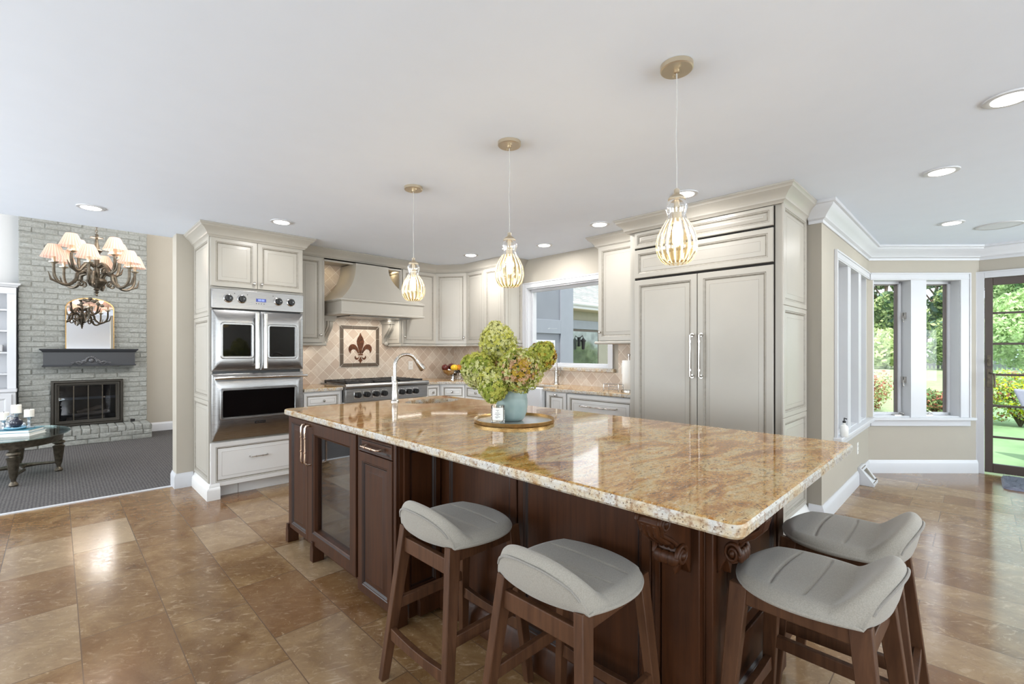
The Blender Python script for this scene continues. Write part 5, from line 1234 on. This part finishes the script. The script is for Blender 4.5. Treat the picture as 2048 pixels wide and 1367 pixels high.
tag(obj('black_box', MB().box(.81, .865, 9.2, 9.24, HZ+.005, HZ+.045), 'black', bevel=.003), 'small black box on the brick hearth', 'box')

# built-in bookcase
bk = thing('bookcase', 'white built-in bookcase with open shelves over panelled doors', 'bookcase', (-1.0, 9.38, 0))
B0, B1, BY = -1.75, -.395, 9.255
m = MB(); m.box(B0, B0+.04, BY, 9.499, .80, 2.19); m.box(B1-.025, B1, BY, 9.499, .80, 2.19); m.box(B0, B1, 9.485, 9.499, .80, 2.19); m.box(B0, B1, BY-.12, 9.499, 0, .76); m.box(B0+.04, B1-.025, BY+.02, 9.485, 2.14, 2.19)
m.box(B1-.085, B1+.001, BY-.006, BY+.014, .80, 2.089); m.box(B0, B1+.001, BY-.0061, BY+.014, 2.09, 2.178); m.box(-1.1, -1.02, BY-.006, 9.49, .8, 2.14)
obj('carcass', m, 'trim', bk, bevel=.003)
m = MB(); m.box(B0, B1+.012, BY-.14, 9.499, .76, .80); obj('ledge', m, 'trim', bk, bevel=.006)
m = MB(); m.sweep([(B0, BY), (B1, BY), (B1, 9.3)], [(0, 2.18), (.012, 2.185), (.02, 2.2), (.04, 2.215), (.045, 2.235), (0, 2.235)]); m.box(B0+.004, B1-.004, BY+.004, 9.495, 2.185, 2.228); obj('cornice', m, 'trim', bk)
for z in (1.0, 1.29, 1.585, 1.87): m = MB(); m.box(B0+.04, B1-.025, BY+.01, 9.485, z-.012, z+.012); obj('shelf', m, 'trim', bk, bevel=.003)
for a, b in ((-1.72, -1.09), (-1.06, -.43)): front('door', bk, ((0, 0, 0), 0), a, b, .10, .73, BY-.12, ['trim', 'trim'], frw=.07)
m = MB(); m.box(-.62, -.52, 9.30, 9.44, 1.3025, 1.40); tag(obj('storage_box', m, M['softgrey'], bevel=.012), 'soft grey box on a middle shelf of the white bookcase', 'box')

# coffee table and what stands on it
tx0, ty0 = -.30, 7.10
ct = thing('coffee_table', 'oval glass coffee table with turned bronze legs', 'table', (tx0, ty0, 0))
m = MB(); m.lathe((tx0, ty0, .442), [(.0001, 0), (.615, 0), (.622, .005), (.615, .010), (.0001, .010)], 64, sx=.66, sy=1.0); obj('glass_top', m, 'tableglass', ct)
m = MB(); m.shell((tx0, ty0, 0), [(.50, .36), (.55, .365), (.555, .40), (.57, .425), (.57, .441), (.50, .441), (.50, .36)], 64); m.v = [Vector((tx0+(v.x-tx0)*.64, v.y, v.z)) for v in m.v]; obj('apron', m, 'bronze', ct)
legs = [(tx0, ty0-.50), (tx0+.315, ty0), (tx0, ty0+.50), (tx0-.315, ty0)]
for x, y in legs:
    m = MB(); m.lathe((x, y, 0), [(.03, 0), (.036, .012), (.03, .03), (.018, .045), (.02, .07), (.028, .09), (.045, .26), (.052, .275), (.034, .285), (.032, .295), (.055, .31), (.05, .33), (.03, .34), (.036, .37), (.036, .43)], 16, mod=lambda t_, z: 1+.04*math.cos(12*t_)*(1 if .08 < z < .27 else 0)); obj('leg', m, 'bronze', ct)
for (x, y) in legs:
    m = MB(); mx, my = (x+tx0)/2, (y+ty0)/2; px2, py2 = -(y-ty0)*.12, (x-tx0)*.12
    m.tube([(x, y, .10), (mx+px2, my+py2, .10), (tx0, ty0, .105)], [.014, .016, .03], 10); obj('stretcher', m, 'bronze', ct)
m = MB(); m.lathe((tx0, ty0, .085), [(.07, 0), (.08, .015), (.07, .035), (.0001, .04)], 24); obj('stretcher_boss', m, 'bronze', ct)
bkx, bky = -.30, 6.97
def book(z, h_, w_, d_, rz, cover, label):
    b = thing('book', label, 'book', (bkx, bky, z), 'books on the coffee table')
    m = MB((bkx, bky, 0), rz); m.box(-w_/2, w_/2, -d_/2, d_/2, z, z+.004); m.box(-w_/2, w_/2, -d_/2, d_/2, z+h_-.004, z+h_); m.box(-w_/2, -w_/2+.004, -d_/2, d_/2, z+.004, z+h_-.004); obj('cover', m, cover, b)
    m = MB((bkx, bky, 0), rz); m.box(-w_/2+.004, w_/2-.006, -d_/2+.006, d_/2-.006, z+.004, z+h_-.004); obj('pages', m, 'paper', b)
book(.4525, .030, .36, .27, -.45, 'paper', 'white book at the bottom of the stack on the glass table'); book(.483, .030, .34, .25, -.45, 'blueprint', 'teal-covered book on top of the stack on the glass table')
def candle(x, y, z0, hs, hc, label):
    c = thing('candle_holder', label, 'candle', (x, y, z0), 'candles on the coffee table')
    m = MB(); m.lathe((x, y, z0), [(.04, 0), (.042, .006), (.015, .014), (.010, .03), (.016, hs*.5), (.010, hs*.7), (.02, hs-.012), (.045, hs-.004), (.045, hs)], 18); obj('holder', m, 'candleglass', c)
    m = MB(); m.lathe((x, y, z0+hs), [(.038, 0), (.039, .004), (.039, hc-.004), (.036, hc), (.0001, hc-.004)], 20); obj('pillar', m, 'candle', c)
    m = MB(); m.tube([(x, y, z0+hs+hc-.004), (x+.002, y, z0+hs+hc+.012)], .002, 6); obj('wick', m, 'black', c)
candle(-.385, 6.99, .5135, .10, .075, 'short white candle on a stand, on the bookcase side of the ornament'); candle(-.30, 7.06, .5135, .155, .085, 'tallest white candle on a stand, behind the blue ornament'); candle(-.205, 6.99, .5135, .115, .075, 'short white candle on a stand, on the fireplace side of the ornament')
dec = thing('ornament', 'blue glass ornament with a dark round jar and shell in front of the candles', 'ornament', (-.30, 6.93, .5135))
m = MB(); m.lathe((-.30, 6.93, .5135), [(.06, 0), (.075, .01), (.085, .02), (.08, .025), (.0001, .02)], 20); obj('dish', m, M['aqua'], dec)
m = MB(); m.lathe((-.295, 6.93, .535), [(.02, 0), (.045, .02), (.05, .045), (.042, .07), (.02, .082), (.016, .1), (.02, .105)], 20); obj('jar', m, M['navy'], dec)
m = MB(); m.tube([(-.335+.03*math.cos(t_), 6.93, .62+.035*math.sin(t_)) for t_ in [i*PI/8 for i in range(16)]], .006, 8, closed=True); m.ball((-.25, 6.93, .555), .025, (1, .8, 1)); m.ball((-.345, 6.93, .55), .02); obj('shell', m, 'candleglass', dec)

# ------------------------------------------------------------------ chandelier
cx_, cy_ = .325, 7.10
chd = thing('chandelier', 'antique bronze two-tier chandelier with pleated peach shades', 'chandelier', (cx_, cy_, 1.95))
m = MB(); m.lathe((cx_, cy_, 1.94), [(.004, 0), (.014, .012), (.010, .03), (.022, .045), (.012, .06), (.03, .075), (.02, .09), (.055, .12), (.085, .17), (.07, .20), (.04, .215), (.028, .24), (.03, .30), (.022, .34), (.026, .46), (.034, .50), (.055, .52), (.03, .54), (.018, .60), (.012, .66), (.06, .665), (.06, .672), (.012, .68), (.018, .70), (.010, .715)], 20, mod=lambda t_, z: 1+(.12*math.cos(8*t_) if .10 < z < .21 else 0)); obj('column', m, 'bronze', chd)
m = MB()
z = 2.655; k = 0
while z < 3.82:
    a = (0 if k % 2 else PI/2); pts = [(cx_+.010*math.cos(t_)*math.cos(a), cy_+.010*math.cos(t_)*math.sin(a), z+.018*math.sin(t_)) for t_ in [i*PI/5 for i in range(10)]]
    m.tube(pts, .0035, 6, closed=True); z += .028; k += 1
obj('chain', m, 'bronze', chd)
m = MB(); m.lathe((cx_, cy_, 3.80), [(.02, 0), (.06, .02), (.07, .05)], 20); obj('canopy', m, 'bronze', chd)
def arm(th, R, z0, zc, tier):
    c, s_ = math.cos(th), math.sin(th); P = lambda r, z: (cx_+r*c, cy_+r*s_, z)
    if tier: pts = [P(.03, z0), P(R*.35, z0+.03), P(R*.55, z0-.02), P(R*.72, z0-.075), P(R*.9, z0-.06), P(R, zc-.10), P(R, zc-.02)]
    else: pts = [P(.04, z0), P(R*.22, z0+.07), P(R*.45, z0+.05), P(R*.5, z0-.02), P(R*.66, z0-.085), P(R*.86, z0-.075), P(R*.985, z0+.0), P(R, zc-.02)]
    sm = []
    for i in range(len(pts)-1):                                            # catmull-rom
        p0, p1, p2, p3 = [Vector(pts[max(0, min(len(pts)-1, i+k))]) for k in (-1, 0, 1, 2)]
        for q in range(4):
            t_ = q/4; sm.append(.5*((2*p1)+(p2-p0)*t_+(2*p0-5*p1+4*p2-p3)*t_*t_+(3*p1-p0-3*p2+p3)*t_**3))
    sm.append(Vector(pts[-1])); n_ = len(sm)
    m = MB(); m.tube(sm, [.021-.008*i/n_ for i in range(n_)], 8)
    cu = Vector(P(R*.40, z0-.06)); m.tube([cu+Vector((c*.045*math.cos(a)*(1-a/9), s_*.045*math.cos(a)*(1-a/9), .045*math.sin(a)*(1-a/9))) for a in [i*PI/6 for i in range(14)]], .010, 6)
    lf = Vector(P(R*1.03, zc-.14)); m.tube([Vector(P(R*.80, z0-.085)), Vector(P(R*1.06, z0-.045)), lf+Vector((c*.035, s_*.035, .03))], [.014, .012, .003], 6)
    ao = obj('arm', m, 'bronze', chd)
    m = MB(); m.lathe(P(R, zc-.03), [(.012, 0), (.022, .012), (.036, .02), (.038, .028), (.014, .03), (.014, .10)], 12, mod=lambda t_, z: 1+.08*math.cos(8*t_)); obj('candle_cup', m, 'champagne', ao)
    m = MB(); NP = 22; m.shell(P(R, zc), [(.106, .040), (.094, .066), (.062, .150), (.046, .182)], NP*4, lambda i, k: 1 if k % 4 in (1, 2) else 0, lambda t_, z: 1+.03*math.cos(NP*t_)); obj('lamp_shade', m, ['shade', 'shade2'], ao, smooth=60)
    m = MB(); m.ball(P(R, zc+.10), .018, (1, 1, 1.4), 8); obj('bulb', m, M['dimbulb'], ao)
for k in range(6): arm(2*PI*k/6+.30, .365, 2.13, 2.28, 0)
for k in range(4): arm(2*PI*k/4+.60, .255, 2.28, 2.415, 1)
light('chandelier_light', 'POINT', (0, 0, .62), 10, (1, .85, .68), parent=chd, shadow_soft_size=.2)
# ------------------------------------------------------------------ outdoors
GZ = -.30
m = MB(); m.add([(4.3, -60, GZ), (150, -60, GZ), (150, 90, GZ), (4.3, 90, GZ)], [(0, 1, 2, 3)]); g = obj('ground', m, 'lawn', smooth=0); g['kind'] = 'structure'
m = MB(); m.box(4.32, 14, 2.2, 9.15, GZ, GZ+.03); g = obj('patio', m, M['patio'], smooth=0); g['kind'] = 'structure'  # unseen grey slab, added to cut the green bounce off the lawn
def leaves(m, centers, n, size, rng, mats, yard=True):
    """n leaf quads scattered on and inside blobs (c, r, squash)"""
    cs = np.array([c for c, r, q in centers]); rs = np.array([r for c, r, q in centers]); qs = np.array([q for c, r, q in centers])
    w = rs**2/np.sum(rs**2); ix = rng.choice(len(cs), n, p=w)
    d = rng.normal(0, 1, (n, 3)); d /= np.linalg.norm(d, axis=1)[:, None]
    rad = rs[ix]*(.72+.30*rng.random(n)); p = cs[ix]+d*rad[:, None]*np.stack([np.ones(n), np.ones(n), qs[ix]], 1)
    nr = d+rng.normal(0, .55, (n, 3)); nr /= np.linalg.norm(nr, axis=1)[:, None]
    t = np.cross(nr, rng.normal(0, 1, (n, 3))); t /= np.linalg.norm(t, axis=1)[:, None]; b = np.cross(nr, t)
    s = size*(.6+.8*rng.random(n))[:, None]
    quads = np.stack([p-t*s, p-b*s*.5+nr*s*.15, p+t*s, p+b*s*.5+nr*s*.15], 1).reshape(-1, 3)
    base = len(m.v); m.v += [Vector(v) for v in quads.tolist()]; m.f += [[base+4*i, base+4*i+1, base+4*i+2, base+4*i+3] for i in range(n)]
    m.m += [int(k) for k in rng.integers(0, mats, n)]
def tree(name, label, x, y, hgt, rad, trunk, n, size, mats, seed, cat='tree', group=None):
    rng = np.random.default_rng(seed); t = thing(name, label, cat, (x, y, GZ), group)
    m = MB(); pts = [(x+.02*hgt*math.sin(i), y+.02*hgt*math.cos(i*2), GZ+hgt*.75*i/6) for i in range(7)]; m.tube(pts, [trunk*(1-.11*i) for i in range(7)], 10)
    for k in range(6):
        a = k*1.05; z = GZ+hgt*(.3+.07*k); m.tube([(x, y, z), (x+rad*.4*math.cos(a), y+rad*.4*math.sin(a), z+hgt*.12), (x+rad*.7*math.cos(a), y+rad*.7*math.sin(a), z+hgt*.2)], [trunk*.4, trunk*.25, trunk*.1], 6)
    obj('trunk', m, 'bark', t)
    bl = []
    for k in range(34):
        q = rng.random(); a = rng.random()*2*PI; rr = rad*(.35+.5*rng.random())*math.sin(PI*(.18+.75*q))
        bl.append(((x+rr*math.cos(a), y+rr*math.sin(a), GZ+hgt*(.16+.78*q)), rad*(.22+.16*rng.random()), .8))
    m = MB(); leaves(m, bl, n, size, rng, len(mats)); obj('foliage', m, mats, t, smooth=0); return t
M['l1'] = leaf('leaf_green', rgb(158, 180, 124)); M['l2'] = leaf('leaf_light', rgb(198, 212, 158)); M['l3'] = leaf('leaf_deep', rgb(110, 136, 96)); M['l4'] = leaf('leaf_pale', rgb(214, 224, 178)); M['l5'] = leaf('leaf_blue', rgb(108, 136, 122))
M['l6'] = leaf('leaf_yellow', rgb(214, 212, 70)); M['l7'] = leaf('leaf_russet', rgb(140, 92, 70)); M['l8'] = leaf('leaf_rose', rgb(172, 116, 100))
GT = 'trees beyond the lawn'
spots = [(62, 12.2, 13.5, 3.4, ['l1', 'l2', 'l4'], 'broad light green tree in the front row at the house end'), (62, 4.0, 14, 3.4, ['l5', 'l3', 'l1', 'l2'], 'bluish green tree in the front row behind the post between the bay casements'), (62, -4.2, 14, 3.4, ['l1', 'l2', 'l3', 'l4'], 'mixed green tree in the front row behind the glazed door'),
         (62, -12.4, 14, 3.4, ['l3', 'l1', 'l2'], 'green tree at the far end of the front row beyond the door'), (73, 16.5, 17, 3.5, ['l3', 'l1', 'l2'], 'tall green tree in the back row at the house end'), (73, 8.1, 17.5, 3.5, ['l1', 'l2', 'l3'], 'tall light tree in the back row filling the gap in the first casement'), (73, -.2, 18, 3.5, ['l1', 'l2', 'l4', 'l3'], 'tall pale tree in the back row filling the second casement'),
         (73, -8.4, 18, 3.5, ['l3', 'l1', 'l2'], 'tall dark tree in the back row filling the top of the door'), (84, 4, 20, 4, ['l3', 'l5'], 'very tall dark tree furthest back on the casement side'), (84, -5.8, 20, 4, ['l3', 'l5'], 'very tall dark tree furthest back on the door side'), (84, 14, 20, 4, ['l3', 'l5'], 'very tall dark tree furthest back beside the house')]
for i, (x, y, h_, r_, ms, lb) in enumerate(spots): tree('tree', lb, x, y, h_, r_, .3, 11000, .27, ms, 20+i, group=GT)
tree('small_tree', 'small pale-leaved tree on the lawn seen through the door panes', 40, -1.9, 5.0, 2.6, .14, 9500, .125, ['l4', 'l2', 'l4', 'l1'], 50)
def shrub(label, x, y, h_, r_, n, size, ms, seed, name='shrub'):
    rng = np.random.default_rng(seed); t = thing(name, label, 'shrub', (x, y, GZ)); m = MB()
    for k in range(7): a = k*.9; m.tube([(x, y, GZ), (x+r_*.6*math.cos(a), y+r_*.6*math.sin(a), GZ+h_*.7)], [.02, .008], 6)
    obj('stem', m, 'bark', t); m = MB(); bl = [((x+r_*.6*rng.normal(0, .5), y+r_*.6*rng.normal(0, .5), GZ+h_*(.25+.5*rng.random())), r_*.45, .9) for _ in range(16)]; leaves(m, bl, n, size, rng, len(ms)); obj('foliage', m, ms, t, smooth=0)
shrub('low yellow-green shrub just outside the first bay casement', 12.2, 2.35, .95, .75, 5000, .036, ['l6', 'l6', 'l2'], 60); shrub('russet flowering shrub behind the yellow-green one', 15.0, 2.35, 1.05, .95, 5000, .04, ['l7', 'l8', 'l2', 'l1'], 61); shrub('tall pale green bush at the edge of the first casement', 18.5, 4.5, 2.3, 1.1, 3200, .08, ['l2', 'l4', 'l1'], 62)
shrub('rounded dark evergreen bush in front of the picket fence', 52, 1.1, 4.0, 2.4, 3000, .2, ['l3', 'l1'], 63); shrub('pale bush by the picket fence in the first casement', 52, 5.8, 3.6, 2.3, 3000, .2, ['l4', 'l2', 'l1'], 64)
shrub('yellow-green and rose shrub by the door panes', 14.6, -.62, 1.35, .75, 6000, .036, ['l6', 'l2', 'l1', 'l2', 'l6', 'l8'], 65); shrub('small green shrub with rosy leaves left of the yellow one', 14.6, .65, .75, .5, 1500, .05, ['l1', 'l8', 'l3'], 66)
fn = thing('picket_fence', 'dark weathered picket fence along the far edge of the lawn', 'fence', (56, 5, GZ)); m = MB()
y = -14
while y < 26: m.box(56, 56.05, y, y+.17, GZ, GZ+1.22); m.add([(56, y, GZ+1.22), (56, y+.17, GZ+1.22), (56, y+.085, GZ+1.36)], [(0, 1, 2)]); y += .27
obj('pickets', m, M['fencewood'], fn, smooth=0)
m = MB(); m.box(56.05, 56.12, -14, 26, GZ+.3, GZ+.42); m.box(56.05, 56.12, -14, 26, GZ+.9, GZ+1.02); obj('rail', m, M['fencewood'], fn, smooth=0)
# patio chair whose tall back shows in the door glass
pc = thing('patio_chair', 'grey wicker patio chair with a lilac cushion outside the glazed door', 'chair', (9.6, -.71, GZ))
ox, oy = 9.6, -.71
m = MB(); m.box(ox-.3, ox+.3, oy-.40, oy+.17, GZ+.12, GZ+.44); m.add([(ox+.22, oy-.34, GZ+.44), (ox+.22, oy+.15, GZ+.44), (ox+.34, oy+.15, GZ+.44), (ox+.34, oy-.34, GZ+.44), (ox+.34, oy-.46, GZ+1.03), (ox+.34, oy+.36, GZ+1.06), (ox+.44, oy+.36, GZ+1.06), (ox+.44, oy-.46, GZ+1.03)], [(0, 1, 5, 4), (1, 2, 6, 5), (2, 3, 7, 6), (3, 0, 4, 7), (4, 5, 6, 7)]); obj('wicker_body', m, M['wicker'], pc, bevel=.03)
m = MB(); m.box(ox-.3, ox+.24, oy-.36, oy+.13, GZ+.44, GZ+.56); obj('cushion', m, M['lilac'], pc, bevel=.04)
for sx in (-.26, .26):
    for sy in (-.36, .13): m = MB(); m.box(ox+sx-.025, ox+sx+.025, oy+sy-.025, oy+sy+.025, GZ, GZ+.12); obj('leg', m, M['wicker'], pc)
# the house wings outside the kitchen window
w = thing('house_wing', 'blue-grey panelled wing of the house outside the kitchen window', 'house wing', (5.5, 5.6, GZ))
wy, wx1 = 5.30, 6.80
m = MB(); m.box(4.31, wx1, wy, 9.0, GZ, 4.6); obj('wall', m, 'siding', w, smooth=0)
m = MB(); f_ = lambda a, b, z0, z1: m.box(a, b, wy-.03, wy, z0, z1)
f_(6.44, wx1, GZ, 4.6); f_(4.31, 6.44, 1.62, 1.86); f_(4.31, 6.44, 2.95, 3.15); f_(5.30, 5.48, 1.86, 2.95)
obj('trim_boards', m, 'sidingtrim', w, bevel=.004)
m = MB(); m.box(5.60, 6.26, wy-.045, wy-.0, .55, 1.50); wn = obj('window', m, 'trim', w, bevel=.004); m = MB(); m.box(5.65, 6.21, wy-.05, wy-.046, .60, 1.45); obj('window_pane', m, M['extglass'], wn, smooth=0)
m = MB(); m.box(5.64, 6.22, wy-.048, wy-.0455, .59, 1.46); obj('glazing_bar', m, 'sidingtrim', wn, smooth=0)
w2 = thing('house_wing', 'far house wing with a pale shingled roof outside the kitchen window', 'house wing', (12, 9.5, GZ))
m = MB(); m.box(6.9, 17, 9.2, 12, GZ, 2.78); obj('wall', m, M['beigewall'], w2, smooth=0)
m = MB(); m.box(6.9, 17, 9.16, 9.2, 2.02, 2.30); m.box(11.30, 11.56, 9.14, 9.2, GZ, 2.02); obj('trim_boards', m, 'sidingtrim', w2, smooth=0)
m = MB(); m.box(6.9, 17.2, 8.72, 9.2, 2.60, 2.66); obj('soffit', m, 'soffit', w2, smooth=0)
m = MB(); m.box(6.9, 17.2, 8.70, 8.74, 2.62, 2.78); m.tube([(6.9, 8.66, 2.76), (17.2, 8.66, 2.76)], .06, 10); obj('gutter', m, 'trim', w2)
m = MB(); m.add([(6.9, 8.66, 2.79), (17.2, 8.66, 2.79), (17.2, 13.0, 5.4), (6.9, 13.0, 5.4), (6.9, 8.66, 2.75), (17.2, 8.66, 2.75), (17.2, 13, 5.3), (6.9, 13, 5.3)], [(0, 1, 2, 3), (4, 7, 6, 5), (0, 4, 5, 1), (0, 3, 7, 4), (1, 5, 6, 2)]); obj('roof', m, 'shingle', w2, smooth=0)
for a, b in ((10.75, 11.22), (11.62, 13.2)):
    m = MB(); m.box(a, b, 9.15, 9.2, GZ+.3, 2.0); wn = obj('window', m, 'doorframe', w2, bevel=.006); m = MB(); m.box(a+.06, b-.06, 9.142, 9.149, GZ+.36, 1.94); obj('window_pane', m, M['extglass'], wn, smooth=0)
ln = thing('wall_lantern', 'dark iron lantern on the far house wing beside its windows', 'lantern', (12.0, 9.05, 1.2))
m = MB(); m.box(12.05, 12.13, 9.10, 9.139, 1.45, 1.75); m.tube([(12.09, 9.12, 1.72), (12.09, 9.0, 1.80), (12.09, 8.97, 1.72)], .015, 8); m.lathe((12.09, 8.97, 1.35), [(.03, 0), (.05, .03), (.07, .26), (.10, .28), (.02, .37)], 8); obj('lantern_body', m, 'iron', ln)
